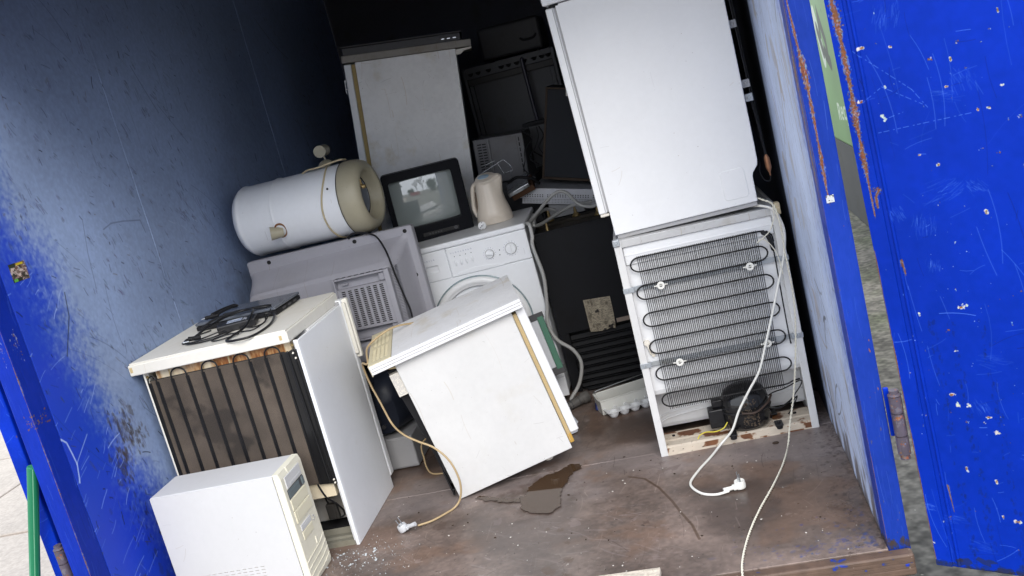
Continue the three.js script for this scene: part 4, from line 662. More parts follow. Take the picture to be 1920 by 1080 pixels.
// ------------------------------------------------------------------ computer tower
{
  const t = thing('computer_tower', 'off-white computer tower with beige front at the bottom left of the container', 'computer', [-1.811, 0, -3.037], [0, -0.15, 0]);
  const H = 0.432;
  const holes = []; for (let j = 0; j < 5; j++) for (let i = 0; i < 11; i++) holes.push(rectPts(-0.158 + i * 0.0235, -0.158 + i * 0.0235 + 0.0155, 0.064 + j * 0.0118, 0.0658 + j * 0.0118));
  part('cover', [bx(-0.25, 0.222, 0.001, H, -0.095, 0.0925, 0.003)], M.pcWhite, t);
  part('side_panel', [ext(poly(rectPts(-0.249, 0.2225, 0.002, H - 0.002), holes), 0.0035, 0.0928, 0)], M.pcWhite, t);
  part('vent_backing', bx(-0.17, 0.1, 0.055, 0.12, 0.0926, 0.0934, 0), M.gasket, t);
  const f = part('front_bezel', [ext(poly([[0.2235, 0], [0.246, 0.004], [0.25, 0.02], [0.25, H - 0.02], [0.244, H], [0.2235, H + 0.002]]), 0.19, -0.095, 0.003), ext(poly([[0.247, H - 0.03], [0.252, H - 0.03], [0.248, H + 0.001], [0.24, H + 0.001]]), 0.1, -0.07, 0.002)], M.pcBeige, t);
  part('optical_drive', [bx(0.247, 0.2535, 0.366, 0.41, -0.062, 0.07, 0.002), bx(0.2525, 0.2545, 0.374, 0.38, -0.05, 0.04, 0.0008)], M.pcWhite, f);
  part('drive_bay', [bx(0.246, 0.2512, 0.328, 0.363, -0.066, 0.074, 0.0005)], M.darkGrey, f);
  part('drive_tray', [bx(0.2505, 0.2525, 0.331, 0.361, -0.025, 0.07, 0.001), bx(0.2522, 0.2536, 0.349, 0.352, -0.02, 0.06, 0.0005), bx(0.2505, 0.256, 0.332, 0.36, -0.062, -0.045, 0.001)], std({ color: lin(0.13, 0.16, 0.17), roughness: 0.4 }), f);
  part('blank_cover', bx(0.247, 0.2535, 0.285, 0.325, -0.066, 0.074, 0.003), std({ color: lin(0.7, 0.66, 0.5), roughness: 0.5 }), f);
  part('blank_cover', [bx(0.247, 0.254, 0.236, 0.281, -0.068, 0.074, 0.003), bx(0.2535, 0.2545, 0.244, 0.2755, -0.055, 0.06, 0.001)], std({ color: lin(0.7, 0.66, 0.5), roughness: 0.5 }), f);
  part('floppy_drive', [bx(0.247, 0.253, 0.2, 0.222, -0.03, 0.06, 0.002), bx(0.2525, 0.2535, 0.211, 0.2135, -0.025, 0.055, 0.0004)], M.pcWhite, f);
  part('blank_cover', bx(0.247, 0.2525, 0.166, 0.196, -0.03, 0.06, 0.002), std({ color: lin(0.7, 0.66, 0.5), roughness: 0.5 }), f);
  for (const [y, z] of [[0.206, -0.052], [0.196, -0.06], [0.192, -0.048]]) part('indicator', cyl(0.003, 0.003, 0.003, 0.2515, y, z, 'x', 10), M.greyBox, f);
  part('power_button', bx(0.248, 0.2535, 0.112, 0.138, -0.03, -0.018, 0.003), M.pcBeige, f);
  for (let i = 0; i < 4; i++) part('groove_line', tube([[0.2505, 0.105 - i * 0.026 - 0.012, 0.09], [0.252, 0.1 - i * 0.026, 0.05], [0.252, 0.106 - i * 0.026, -0.03], [0.2505, 0.118 - i * 0.026, -0.09]], 0.0016, 24, 6), M.pcBeige, f);
}
// ------------------------------------------------------------------ laptop and mains adapter on the low fridge
{
  const y = 0.869;
  const t = thing('laptop', 'closed dark grey laptop lying on top of the rust-stained low fridge', 'laptop', [-1.845, y, -3.655], [0, -1.5, 0]);
  const lapM = std({ color: lin(0.1, 0.112, 0.135), roughness: 0.28, roughnessMap: T.gloss, map: T.worn });
  part('base', [bx(-0.175, 0.178, 0.003, 0.021, -0.125, 0.125, 0.004)], M.blackMatte, t);
  part('screen_lid', [bx(-0.176, 0.179, 0.0225, 0.0345, -0.126, 0.126, 0.005)], lapM, t);
  for (let i = 0; i < 3; i++) part('port', bx(0.1775, 0.1795, 0.007, 0.016, -0.08 + i * 0.055, -0.05 + i * 0.055, 0.0008), M.darkGrey, t);
  for (const [x, z] of [[-0.15, -0.1], [0.15, -0.1], [-0.15, 0.1], [0.15, 0.1]]) part('rubber_foot', cyl(0.008, 0.008, 0.004, x, 0.0015, z), M.blackMatte, t);
  const a = thing('mains_adapter', 'black mains adapter with silver label and tangled cables beside the laptop', 'adapter', [-1.79, y, -3.43], [6, 12, 0]);
  const lc = canvas(256, 96, (ctx, w, h) => { ctx.fillStyle = '#0d0d0f'; ctx.fillRect(0, 0, w, h); ctx.fillStyle = '#a9b2c4'; ctx.fillRect(6, 8, 158, 78); ctx.fillStyle = '#4e586e'; const r = rng(9); for (let yy = 16; yy < 80; yy += 9) for (let x = 12; x < 152;) { const l = 5 + 16 * r(); if (r() < 0.72) ctx.fillRect(x, yy, l, 4); x += l + 5; } ctx.fillStyle = '#e4e8ee'; ctx.fillRect(48, 12, 74, 9); ctx.fillStyle = '#c9ced8'; for (let k = 0; k < 14; k++) { ctx.fillRect(176 + 36 * r(), 12 + 66 * r(), 6 + 14 * r(), 5 + 6 * r()); } });
  part('body', [bx(-0.075, 0.075, 0.001, 0.033, -0.031, 0.031, 0.006)], std({ color: lin(0.016, 0.016, 0.018), roughness: 0.33 }), a);
  part('label', bx(-0.04, 0.056, 0.0325, 0.0335, -0.024, 0.022, 0), std({ map: tex(lc), roughness: 0.4 }), a, { uv: (x, yy, z) => [(x + 0.04) / 0.096, 1 - (z + 0.024) / 0.046] });
  a.updateMatrixWorld(true);
  const L = (p) => { const v = a.worldToLocal(V(...p)); return [v.x, v.y, v.z]; };
  const cable = (pts, r, n = 'cable') => part(n, tube(pts.map(L), r, pts.length * 14, 8), M.blackGloss, a);
  const c = y + 0.004;
  cable([[-1.7, c + 0.02, -3.49], [-1.665, c + 0.012, -3.49], [-1.64, c + 0.006, -3.43], [-1.622, c, -3.33], [-1.63, c, -3.21], [-1.69, c, -3.188], [-1.745, c, -3.225], [-1.72, c + 0.012, -3.34], [-1.72, c + 0.038, -3.42], [-1.75, c + 0.045, -3.5], [-1.8, c + 0.045, -3.52], [-1.86, c + 0.042, -3.46], [-1.9, c + 0.03, -3.38], [-1.935, c + 0.012, -3.33]], 0.0046);
  cable([[-1.83, c + 0.01, -3.39], [-1.92, c, -3.36], [-1.99, c, -3.4], [-1.985, c, -3.34], [-1.915, c, -3.325], [-1.85, c, -3.345], [-1.82, c, -3.395], [-1.78, c + 0.004, -3.405], [-1.7, c, -3.37], [-1.68, c, -3.43], [-1.7, c + 0.02, -3.49]], 0.0028);
  cable([[-1.94, c, -3.49], [-1.985, c, -3.44], [-2.005, c, -3.4], [-1.95, c, -3.31], [-1.86, c, -3.295], [-1.81, c, -3.335], [-1.8, c, -3.385]], 0.0028);
  cable([[-1.73, c, -3.3], [-1.79, c, -3.26], [-1.83, c, -3.275], [-1.81, c, -3.325], [-1.74, c, -3.33], [-1.68, c, -3.32], [-1.665, c + 0.006, -3.4], [-1.675, c + 0.03, -3.5]], 0.0025);
  cable([[-1.985, c + 0.02, -3.57], [-1.95, c + 0.04, -3.62], [-1.92, c + 0.045, -3.66], [-1.905, c + 0.042, -3.69], [-1.925, c + 0.045, -3.7], [-1.955, c + 0.045, -3.66], [-1.985, c + 0.04, -3.62]], 0.006);
  cable([[-1.99, c + 0.012, -3.52], [-1.93, c + 0.034, -3.53], [-1.85, c + 0.04, -3.535], [-1.78, c + 0.04, -3.545], [-1.72, c + 0.036, -3.55], [-1.705, c + 0.034, -3.57], [-1.75, c + 0.037, -3.575], [-1.83, c + 0.039, -3.565], [-1.9, c + 0.04, -3.555]], 0.0042);
  part('cable_plug', [new THREE.CylinderGeometry(0.008, 0.0065, 0.055, 12).rotateZ(1.57).translate(...L([-1.955, c + 0.042, -3.56])), new THREE.CylinderGeometry(0.0095, 0.007, 0.045, 12).rotateZ(1.5).translate(...L([-1.93, c + 0.012, -3.34]))], M.blackMatte, a);
  part('plug_tip', new THREE.CylinderGeometry(0.0028, 0.0028, 0.02, 10).rotateZ(1.57).translate(...L([-1.99, c + 0.04, -3.56])), M.steel, a);
  part('plug_tip', [new THREE.CylinderGeometry(0.0032, 0.0032, 0.024, 10).rotateZ(1.5).translate(...L([-1.962, c + 0.006, -3.328]))], M.steel, a);
}

// ------------------------------------------------------------------ large grey television, back to the viewer
const rrRing = (x0, x1, y0, y1, r, z) => rrect(x0, x1, y0, y1, r, 6).map(([x, y]) => [x, y, z]);
{
  const t = thing('large_television', 'large grey tube television seen from behind under the white water heater', 'television', [-1.65, 0.442, -4.2], [0, 0, 0]);
  const rings = [rrRing(-0.405, 0.405, 0.0, 0.577, 0.012, -0.03), rrRing(-0.405, 0.405, 0.0, 0.577, 0.012, 0.006), rrRing(-0.401, 0.401, 0.004, 0.573, 0.012, 0.01), rrRing(-0.399, 0.374, 0.012, 0.54, 0.02, 0.012),
    rrRing(-0.398, 0.368, 0.014, 0.534, 0.03, 0.018), rrRing(-0.396, 0.358, 0.018, 0.52, 0.04, 0.04), rrRing(-0.395, 0.347, 0.02, 0.502, 0.05, 0.072), rrRing(-0.393, 0.336, 0.022, 0.482, 0.05, 0.104), rrRing(-0.388, 0.326, 0.026, 0.462, 0.05, 0.132), rrRing(-0.376, 0.318, 0.03, 0.446, 0.04, 0.15), rrRing(-0.35, 0.306, 0.036, 0.436, 0.035, 0.158)];
  // swelling shoulder along the upper edge
  for (let k = 3; k < 9; k++) rings[k] = rings[k].map(([x, y, z]) => [x, y > 0.4 ? y + 0.02 * Math.exp(-(((x + 0.06) / 0.14) ** 2)) * Math.sin((k - 2) / 7 * 3.14) - 0.014 * sstep(-0.12, -0.36, x) : y, z]);
  part('rear_shell', loft(rings, true, true, 0.5), M.greyShell, t);
  part('front_cabinet', bx(-0.385, 0.37, 0.002, 0.56, -0.12, -0.031, 0.012), M.darkGrey, t);
  // vent block: frame, slotted panel, a grip recess above and below
  const hl = []; const cols = 7, rws = 20;
  for (let i = 0; i < cols; i++) for (let j = 0; j < rws; j++) { const x0 = 0.07 + i * 0.0295, y0 = 0.208 + j * 0.0086; hl.push(rectPts(x0, x0 + 0.0178, y0, y0 + 0.0054)); }
  const fr = part('vent_frame', [bx(0.044, 0.052, 0.145, 0.436, 0.15, 0.19, 0.002), bx(0.282, 0.306, 0.145, 0.436, 0.15, 0.19, 0.002), bx(0.053, 0.281, 0.428, 0.436, 0.15, 0.19, 0.002), bx(0.053, 0.281, 0.145, 0.152, 0.15, 0.19, 0.002), bx(0.053, 0.281, 0.382, 0.387, 0.15, 0.187, 0.001), bx(0.053, 0.281, 0.196, 0.201, 0.15, 0.187, 0.001)], M.greyShell, t);
  part('vent_panel', ext(poly(rectPts(0.053, 0.281, 0.2015, 0.3815), hl), 0.004, 0.181, 0), M.greyShell, fr);
  part('vent_backing', bx(0.053, 0.281, 0.2015, 0.3815, 0.168, 0.17, 0), std({ color: lin(0.012, 0.01, 0.005), roughness: 0.95 }), fr);
  part('grip', bx(0.25, 0.2815, 0.3875, 0.4275, 0.15, 0.178, 0.008), M.greyShell, fr);
  part('grip', bx(0.25, 0.2815, 0.1525, 0.1955, 0.15, 0.178, 0.008), M.greyShell, fr);
  part('latch', bx(0.075, 0.105, 0.4, 0.408, 0.157, 0.172, 0.003), M.greyShell, fr);
  part('fine_ribs', Array.from({ length: 42 }, (_, i) => bx(0.307, 0.33, 0.15 + i * 0.0069, 0.1535 + i * 0.0069, 0.11, 0.165, 0)), M.greyShell, t, { kind: 'stuff' });
  part('moulding_edge', Array.from({ length: 8 }, (_, i) => bx(0.06 + i * 0.029, 0.075 + i * 0.029, 0.4362, 0.4385, 0.172, 0.186, 0)), M.darkGrey, t, { kind: 'stuff' });
  for (const [x, y] of [[-0.294, 0.557], [0.131, 0.561], [0.371, 0.556], [0.369, 0.352], [-0.39, 0.3]]) part('screw_hole', [ext(poly(circ(x, y, 0.009, 18), [circ(x, y, 0.0062, 14)]), 0.006, 0.009, 0.001), cyl(0.0062, 0.0062, 0.004, x, y, 0.0115, 'z', 14)], M.darkHole, t);
part('lower_hump', loft([rrRing(0.0, 0.16, 0.03, 0.135, 0.03, 0.155), rrRing(0.01, 0.15, 0.04, 0.13, 0.035, 0.185), rrRing(0.03, 0.13, 0.055, 0.12, 0.03, 0.196)], true, false, 0.6), M.greyShell, t);
  const c = thing('aerial_cable', 'thin black cable hanging over the back of the large grey television', 'cable', [-1.41, 1.02, -4.15]);
  const cp = [[-1.543, 1.0, -4.21], [-1.54, 1.026, -4.19], [-1.515, 1.04, -4.175], [-1.46, 1.034, -4.172], [-1.408, 1.008, -4.163], [-1.365, 0.965, -4.1], [-1.334, 0.925, -4.035], [-1.324, 0.84, -4.028], [-1.312, 0.753, -4.028], [-1.301, 0.677, -4.028], [-1.303, 0.623, -4.03], [-1.306, 0.56, -4.04]];
  part('cord_run', tube(cp.map(([x, y, z]) => [x + 1.41, y - 1.02, z + 4.15]), 0.0042, 120, 8), M.blackMatte, c);
}
{ // dark set and grey case it stands on
  const g = thing('grey_case', 'flat grey metal case on the floor behind the low fridge', 'case', [-1.585, 0, -4.08], [0, 1, 0]);
  part('shell', [bx(-0.17, 0.165, 0.004, 0.15, -0.17, 0.17, 0.006)], M.greyBox, g);
  part('front_edge', bx(-0.168, 0.163, 0.012, 0.142, 0.17, 0.174, 0.003), M.greyBox, g);
  const t = thing('dark_television', 'dark blue-black tube set wedged between the low fridge and the leaning freezer', 'television', [-1.6, 0.152, -4.12], [0, 0, 0]);
  part('rear_shell', loft([rrRing(-0.24, 0.2, 0.004, 0.284, 0.02, -0.08), rrRing(-0.24, 0.2, 0.004, 0.284, 0.02, -0.02), rrRing(-0.22, 0.185, 0.008, 0.276, 0.04, 0.02), rrRing(-0.18, 0.172, 0.012, 0.262, 0.06, 0.09), rrRing(-0.15, 0.16, 0.014, 0.24, 0.07, 0.15), rrRing(-0.13, 0.14, 0.016, 0.2, 0.06, 0.18)], true, true, 0.7), M.darkBlue, t);
  part('vent_ribs', Array.from({ length: 14 }, (_, i) => bx(-0.02, 0.06, 0.13 + i * 0.009, 0.134 + i * 0.009, 0.14, 0.184, 0)), M.darkBlue, t, { kind: 'stuff' });
  for (const [x, y] of [[0.03, 0.05], [0.065, 0.05], [0.048, 0.075]]) part('socket', cyl(0.009, 0.009, 0.02, x, y, 0.182, 'z', 14), M.darkGrey, t);
}

// ------------------------------------------------------------------ water heater lying on the television
{
  const t = thing('water_heater', 'white cylindrical water heater with beige end ring lying on the grey television', 'water heater', [-1.8, 1.187, -4.32], [0, -4, 0]);
  const R = 0.164, X = (g) => g.rotateZ(-Math.PI / 2); // lathe axis y -> x
  const prof = [[0, -0.256], [0.12, -0.254], [0.15, -0.246], [0.161, -0.232], [0.1635, -0.224], [0.168, -0.217], [0.1635, -0.21], [R, -0.2], [R, -0.052], [0.1682, -0.043], [0.1682, -0.037], [R, -0.028], [R, 0.296], [0.15, 0.296]];
  part('tank', X(lathe(prof, 72)), M.coolWhite, t);
  const ring = [[0.15, 0.288], [0.1655, 0.289], [0.1685, 0.3], [0.169, 0.325], [0.166, 0.352], [0.157, 0.376], [0.14, 0.39], [0.125, 0.392], [0.118, 0.387], [0.114, 0.379], [0.1125, 0.376], [0.111, 0.377], [0.107, 0.366], [0.103, 0.352], [0.1, 0.345], [0.097, 0.344], [0.096, 0.335]];
  part('end_ring', X(lathe(ring, 72)), M.beigePlastic, t);
  part('ring_groove', X(new THREE.TorusGeometry(0.1685, 0.0016, 6, 72).rotateX(Math.PI / 2).translate(0, 0.293, 0)), M.darkGrey, t);
  part('inner_tube', X(lathe([[0.088, 0.2], [0.088, 0.334], [0.085, 0.337], [0.082, 0.334], [0.082, 0.2]], 48)), std({ color: lin(0.2, 0.22, 0.25), roughness: 0.3 }), t);
  part('end_bowl', X(lathe([[0.0965, 0.335], [0.0965, 0.2], [0.0, 0.19]], 40)), M.darkHole, t);
  // outlet stub low on the front, rusty round its rim
  const a = 205 * D2R;
  const stub = new THREE.CylinderGeometry(0.031, 0.022, 0.058, 24, 1).rotateX(0.5).rotateZ(1.25);
  part('outlet_stub', [stub.clone().rotateZ(0.2).translate(-0.04, -0.062, 0.163)], M.beigePlastic, t);
  part('rust_ring', [new THREE.TorusGeometry(0.032, 0.004, 8, 28).scale(0.8, 1.05, 1).rotateX(0.38).rotateY(0.2).translate(-0.022, -0.056, 0.156)], std({ color: lin(0.2, 0.075, 0.02), roughness: 0.8 }), t);
  part('tank_hole', [new THREE.SphereGeometry(0.0055, 10, 8).scale(1, 1, 0.4).translate(0.25, 0.075, 0.1475)], M.darkHole, t);
  // cord strapped round the tank
  const st = []; for (let i = 0; i < 60; i++) { const th = i / 60 * 6.2832; st.push([0.215 + 0.014 * Math.sin(th * 2) + 0.006 * Math.sin(th * 3), (R + 0.003) * Math.cos(th), (R + 0.003) * Math.sin(th)]); }
  part('strap_cord', [tube(st, 0.0042, 160, 7, true), tube([[0.1, 0.163, 0.03], [0.14, 0.172, 0.05], [0.19, 0.172, 0.06], [0.24, 0.178, 0.05], [0.3, 0.182, 0.04], [0.31, 0.176, 0.0]], 0.0042, 50, 7)], std({ color: lin(0.5, 0.42, 0.27), roughness: 0.6 }), t);
  part('drain_valve', [cyl(0.008, 0.01, 0.03, 0.385, 0.05, 0.1, 'x', 16), cyl(0.011, 0.008, 0.014, 0.405, 0.046, 0.105, 'x', 16), cb(0.014, 0.026, 0.01, 0.39, 0.066, 0.1, 0.003)], M.brass, t);
  const k = part('thermostat_knob', [cyl(0.027, 0.022, 0.13, 0, 0, -0.065, 'z', 28), cyl(0.0285, 0.0285, 0.012, 0, 0, 0.004, 'z', 28)], M.beigePlastic, t, { pos: [0.145, 0.236, -0.12], rot: [0, 14, 0] });
  part('stem', [tube([[0.012, -0.022, 0], [0.016, -0.045, 0.005]], 0.0048, 6, 8), lathe([[0, 0], [0.029, 0], [0.032, 0.003], [0.029, 0.007], [0.012, 0.011], [0, 0.012]], 28).rotateX(0.5).translate(0.017, -0.062, 0.04)], M.beigePlastic, k);
}

// ------------------------------------------------------------------ washing machine
{
  const t = thing('washing_machine', 'white front-loading washing machine with round glass-rimmed door behind the leaning fridge', 'washing machine', [-1.075, 0.026, -4.62], [0, 3, 0.9]);
  const H = 0.856, zz = 0.25;
  part('cabinet', [bx(-0.3, 0.292, 0.012, 0.826, -zz, zz - 0.006, 0.006)], M.coolWhite, t);
  part('front_panel', bx(-0.299, 0.291, 0.1, 0.688, zz - 0.008, zz, 0.005), M.coolWhite, t);
  part('kick_panel', bx(-0.299, 0.291, 0.004, 0.098, zz - 0.012, zz - 0.003, 0.004), M.coolWhite, t);
  const cp = part('control_panel', [bx(-0.094, 0.2915, 0.69, 0.828, zz - 0.02, zz + 0.003, 0.005)], M.coolWhite, t);
  const dr = part('detergent_drawer', [ext(poly(rectPts(-0.299, -0.0965, 0.69, 0.828), [rrect(-0.25, -0.15, 0.73, 0.762, 0.003)]), 0.022, zz - 0.02, 0.003), bx(-0.25, -0.15, 0.73, 0.762, zz - 0.02, zz - 0.014, 0)], M.coolWhite, t);
  part('worktop', [bx(-0.301, 0.2935, 0.829, H, -zz - 0.02, zz + 0.004, 0.009)], M.coolWhite, t);
  part('panel_sweep', ext(poly([[-0.094, 0.6905], [0.16, 0.6905], [0.12, 0.702], [0.07, 0.711], [0.02, 0.714], [-0.03, 0.71], [-0.07, 0.702], [-0.094, 0.697]]), 0.004, zz + 0.0012, 0.0015), M.coolWhite, cp);
  for (let i = 0; i < 4; i++) { const x = -0.062 + i * 0.0268; part('button', [new THREE.SphereGeometry(0.008, 16, 10).scale(0.8, 1.75, 0.5).translate(x, 0.752, zz + 0.003)], M.coolWhite, cp); part('indicator', cyl(0.002, 0.002, 0.002, x + 0.002, 0.783, zz + 0.0035, 'z', 10), M.darkHole, cp); }
  for (const [x, y] of [[0.152, 0.762], [0.148, 0.74]]) part('indicator', cyl(0.0024, 0.0024, 0.002, x, y, zz + 0.0035, 'z', 10), M.darkBlue, cp);
  for (const [x, y, r, a] of [[0.103, 0.756, 0.019, 1.4], [0.205, 0.757, 0.025, -0.1]]) {
    const d = part('dial', [cyl(r, r * 0.94, 0.012, x, y, zz + 0.008, 'z', 32), new THREE.BoxGeometry(0.006, r * 1.8, 0.01).rotateZ(a).translate(x, y, zz + 0.018)], M.coolWhite, cp);
    part('dial_ring', [new THREE.TorusGeometry(r + 0.0015, 0.0011, 6, 40).translate(x, y, zz + 0.003)], M.greyBox, d);
    const mk = []; for (let i = 0; i < 16; i++) { const th = i / 16 * 6.283; mk.push(new THREE.BoxGeometry(0.0016, i % 3 ? 0.003 : 0.005, 0.0008).rotateZ(th).translate(x - Math.sin(th) * (r + 0.009), y + Math.cos(th) * (r + 0.009), zz + 0.0032)); }
    part('dial_marks', mk, std({ color: lin(0.25, 0.27, 0.4), roughness: 0.6 }), d);
  }
  { // faint symbols over the buttons and on the drawer
    const c = canvas(512, 96, (ctx, w, h) => { ctx.clearRect(0, 0, w, h); const r = rng(71); ctx.strokeStyle = 'rgb(120,128,160)'; ctx.lineWidth = 3; for (let i = 0; i < 9; i++) { const x = 30 + i * 52, s = 8 + 6 * r(); ctx.beginPath(); if (i % 3 === 0) { ctx.moveTo(x - s, 30); ctx.lineTo(x, 58); ctx.lineTo(x + s, 30); } else if (i % 3 === 1) { ctx.arc(x, 46, s, 0, 5); } else { ctx.moveTo(x - s, 60); ctx.lineTo(x - s, 34); ctx.moveTo(x, 60); ctx.lineTo(x, 26); ctx.moveTo(x + s, 60); ctx.lineTo(x + s, 40); } ctx.stroke(); } });
    const m = std({ map: tex(c), transparent: true, alphaTest: 0.3, roughness: 0.5 });
    part('printed_symbols', new THREE.PlaneGeometry(0.12, 0.022).translate(-0.02, 0.801, zz + 0.0036), m, cp, { uv: 'keep' });
    part('printed_symbols', new THREE.PlaneGeometry(0.11, 0.02).translate(-0.2, 0.79, zz + 0.0026), m, dr, { uv: 'keep' });
  }
  // porthole door
  const Z = (g) => g.rotateX(Math.PI / 2).translate(-0.012, 0.437, zz);
  const door = part('door', Z(lathe([[0.232, 0.0], [0.232, 0.01], [0.224, 0.017], [0.214, 0.021], [0.203, 0.019], [0.199, 0.014], [0.196, 0.016], [0.19, 0.013], [0.185, -0.001], [0.18, -0.016], [0.178, -0.028]], 80)), M.white, t);
  part('door_rim', Z(new THREE.TorusGeometry(0.2345, 0.0042, 8, 90).rotateX(Math.PI / 2).translate(0, 0.007, 0)), phys({ color: lin(0.25, 0.32, 0.34), roughness: 0.12, metalness: 0.2 }), door);
  part('door_seal', Z(lathe([[0.178, -0.018], [0.173, -0.016], [0.169, -0.024], [0.167, -0.04]], 60)), M.greyBox, door);
  part('door_glass', Z(lathe([[0.17, -0.026], [0.155, -0.05], [0.12, -0.07], [0.07, -0.085], [0, -0.09]], 60)), phys({ color: lin(0.02, 0.022, 0.026), roughness: 0.06 }), door);
}
{ // loose plug face on the washer top
  const p = thing('loose_plug', 'white round mains plug lying on the washing machine in front of the kettle', 'plug', [-0.995, 0.885, -4.478], [6, 8, 0]);
  part('body', [lathe([[0, -0.02], [0.014, -0.018], [0.019, -0.006], [0.0195, 0.0], [0.0175, 0.003], [0, 0.003]], 28).rotateX(Math.PI / 2).translate(0, 0.0196, 0)], M.white, p);
  for (const [x, y] of [[-0.0075, 0.017], [0.0065, 0.026]]) part('prong', cyl(0.0026, 0.0026, 0.02, x, y, 0.012, 'z', 10), M.steel, p);
  part('earth_contact', [cb(0.005, 0.004, 0.003, 0.001, 0.0355, 0.003, 0.001), cb(0.005, 0.004, 0.003, 0.0, 0.0035, 0.003, 0.001), cyl(0.003, 0.003, 0.002, -0.001, 0.0205, 0.003, 'z', 10)], M.darkGrey, p);
}

// ------------------------------------------------------------------ small black television on the washing machine
{
  const t = thing('small_television', 'small black tube television with its dull screen mirroring the yard', 'television', [-1.309, 0.89, -4.78], [3.5, 16.2, -0.86]);
  const f = 0.165;
  const fr = ext(poly(rrect(-0.193, 0.193, -0.003, 0.353, 0.016), [rrect(-0.166, 0.145, 0.074, 0.31, 0.012)]), 0.05, f - 0.05, 0.004);
  part('front_frame', fr, M.tvBlack, t);
  part('cabinet', loft([rrRing(-0.191, 0.191, 0.0, 0.35, 0.016, f - 0.05), rrRing(-0.191, 0.191, 0.004, 0.346, 0.02, f - 0.11), rrRing(-0.17, 0.17, 0.01, 0.32, 0.03, f - 0.15), rrRing(-0.13, 0.13, 0.02, 0.26, 0.04, f - 0.27), rrRing(-0.11, 0.11, 0.03, 0.22, 0.03, f - 0.31)], true, true, 0.5), M.tvBlack, t);
  // bulged tube face
  const n = 24, pos = [], idx = [], RR = 0.48;
  for (let j = 0; j <= n; j++) for (let i = 0; i <= n; i++) { const x = mix(-0.168, 0.147, i / n), y = mix(0.072, 0.312, j / n), dx = x + 0.01, dy = y - 0.192; pos.push(x, y, f - 0.004 - (dx * dx + dy * dy) / (2 * RR)); }
  for (let j = 0; j < n; j++) for (let i = 0; i < n; i++) { const a = j * (n + 1) + i; idx.push(a, a + 1, a + n + 2, a, a + n + 2, a + n + 1); }
  const sg = new THREE.BufferGeometry(); sg.setAttribute('position', new THREE.Float32BufferAttribute(pos, 3)); sg.setIndex(idx); sg.computeVertexNormals();
  part('screen', sg, phys({ color: lin(0.26, 0.295, 0.29), roughness: 0.05, ior: 2.1, clearcoat: 1, clearcoatRoughness: 0.03 }), t, { label: 'dull grey-green glass screen' });
  part('control_strip', [bx(-0.06, 0.12, 0.016, 0.034, f - 0.002, f + 0.002, 0.002)], M.blackGloss, t);
  for (let i = 0; i < 5; i++) part('button', bx(-0.03 + i * 0.014, -0.021 + i * 0.014, 0.022, 0.028, f + 0.001, f + 0.004, 0.001), M.darkGrey, t);
  part('power_button', cyl(0.009, 0.009, 0.004, 0.105, 0.026, f + 0.003, 'z', 18), M.darkGrey, t);
  part('lower_lip', bx(-0.17, 0.17, -0.008, 0.004, f - 0.2, f - 0.008, 0.004), M.blackMatte, t);
}

// ------------------------------------------------------------------ kettle
{
  const t = thing('kettle', 'cream plastic jug kettle standing on the washing machine', 'kettle', [-0.962, 0.883, -4.66], [0, 0, 0]);
  const N = 64, sp = -8 * D2R; // spout towards the right front
  const prof = [[0, 0], [0.003, 0.086], [0.01, 0.0885], [0.034, 0.0865], [0.0355, 0.085], [0.037, 0.086], [0.06, 0.082], [0.1, 0.0715], [0.14, 0.065], [0.17, 0.0605], [0.19, 0.058], [0.205, 0.0565], [0.214, 0.056], [0.217, 0.054]];
  const ringAt = (y, r, tilt = 0) => Array.from({ length: N }, (_, i) => {
    const a = i / N * 6.28318, d = Math.atan2(Math.sin(a - sp * -1), Math.cos(a - sp * -1)), k = sstep(0.12, 0.216, y);
    const rr = r * (1 + 0.5 * k * Math.exp(-((d / 0.36) ** 2)));
    return [rr * Math.cos(a), y - tilt * 0.36 * k * rr * Math.sin(a) + tilt * 0.006 * k * Math.exp(-((d / 0.36) ** 2)), rr * Math.sin(a)];
  }).reverse();
  part('jug', loft(prof.map(([y, r]) => ringAt(y, Math.max(r, 0.0005), 1)).concat([ringAt(0.219, 0.05, 1)]), true, true, 0.7), M.kettle, t);
  part('lid', loft([ringAt(0.2185, 0.05, 1), ringAt(0.2235, 0.048, 1), ringAt(0.226, 0.04, 1)], true, false, 0.6), M.kettle, t);
  part('lid_insert', [new THREE.SphereGeometry(0.03, 24, 10).scale(1, 0.12, 0.7).rotateX(0.38).translate(-0.008, 0.2275, 0.0)], std({ color: lin(0.34, 0.46, 0.56), roughness: 0.3 }), t);
  part('handle', [tube([[-0.048, 0.205, -0.012], [-0.072, 0.19, -0.018], [-0.083, 0.16, -0.02], [-0.09, 0.12, -0.022], [-0.094, 0.08, -0.02], [-0.084, 0.05, -0.01]], 0.0115, 50, 12)], M.kettle, t);
  part('level_window', loft([0, 1, 2, 3, 4].map((i) => { const y = 0.062 + i * 0.026, r = [0.0795, 0.0755, 0.072, 0.0688, 0.066][i], w = [0.05, 0.13, 0.15, 0.12, 0.04][i]; return [[-w, -0.002], [w, -0.002], [w, 0.0012], [-w, 0.0012]].map(([da, dr]) => { const a = 2.75 + da; return [(r + dr) * Math.cos(a), y, (r + dr) * Math.sin(a)]; }); }), true, true, 0.5), std({ color: lin(0.1, 0.055, 0.03), roughness: 0.3 }), t);
}

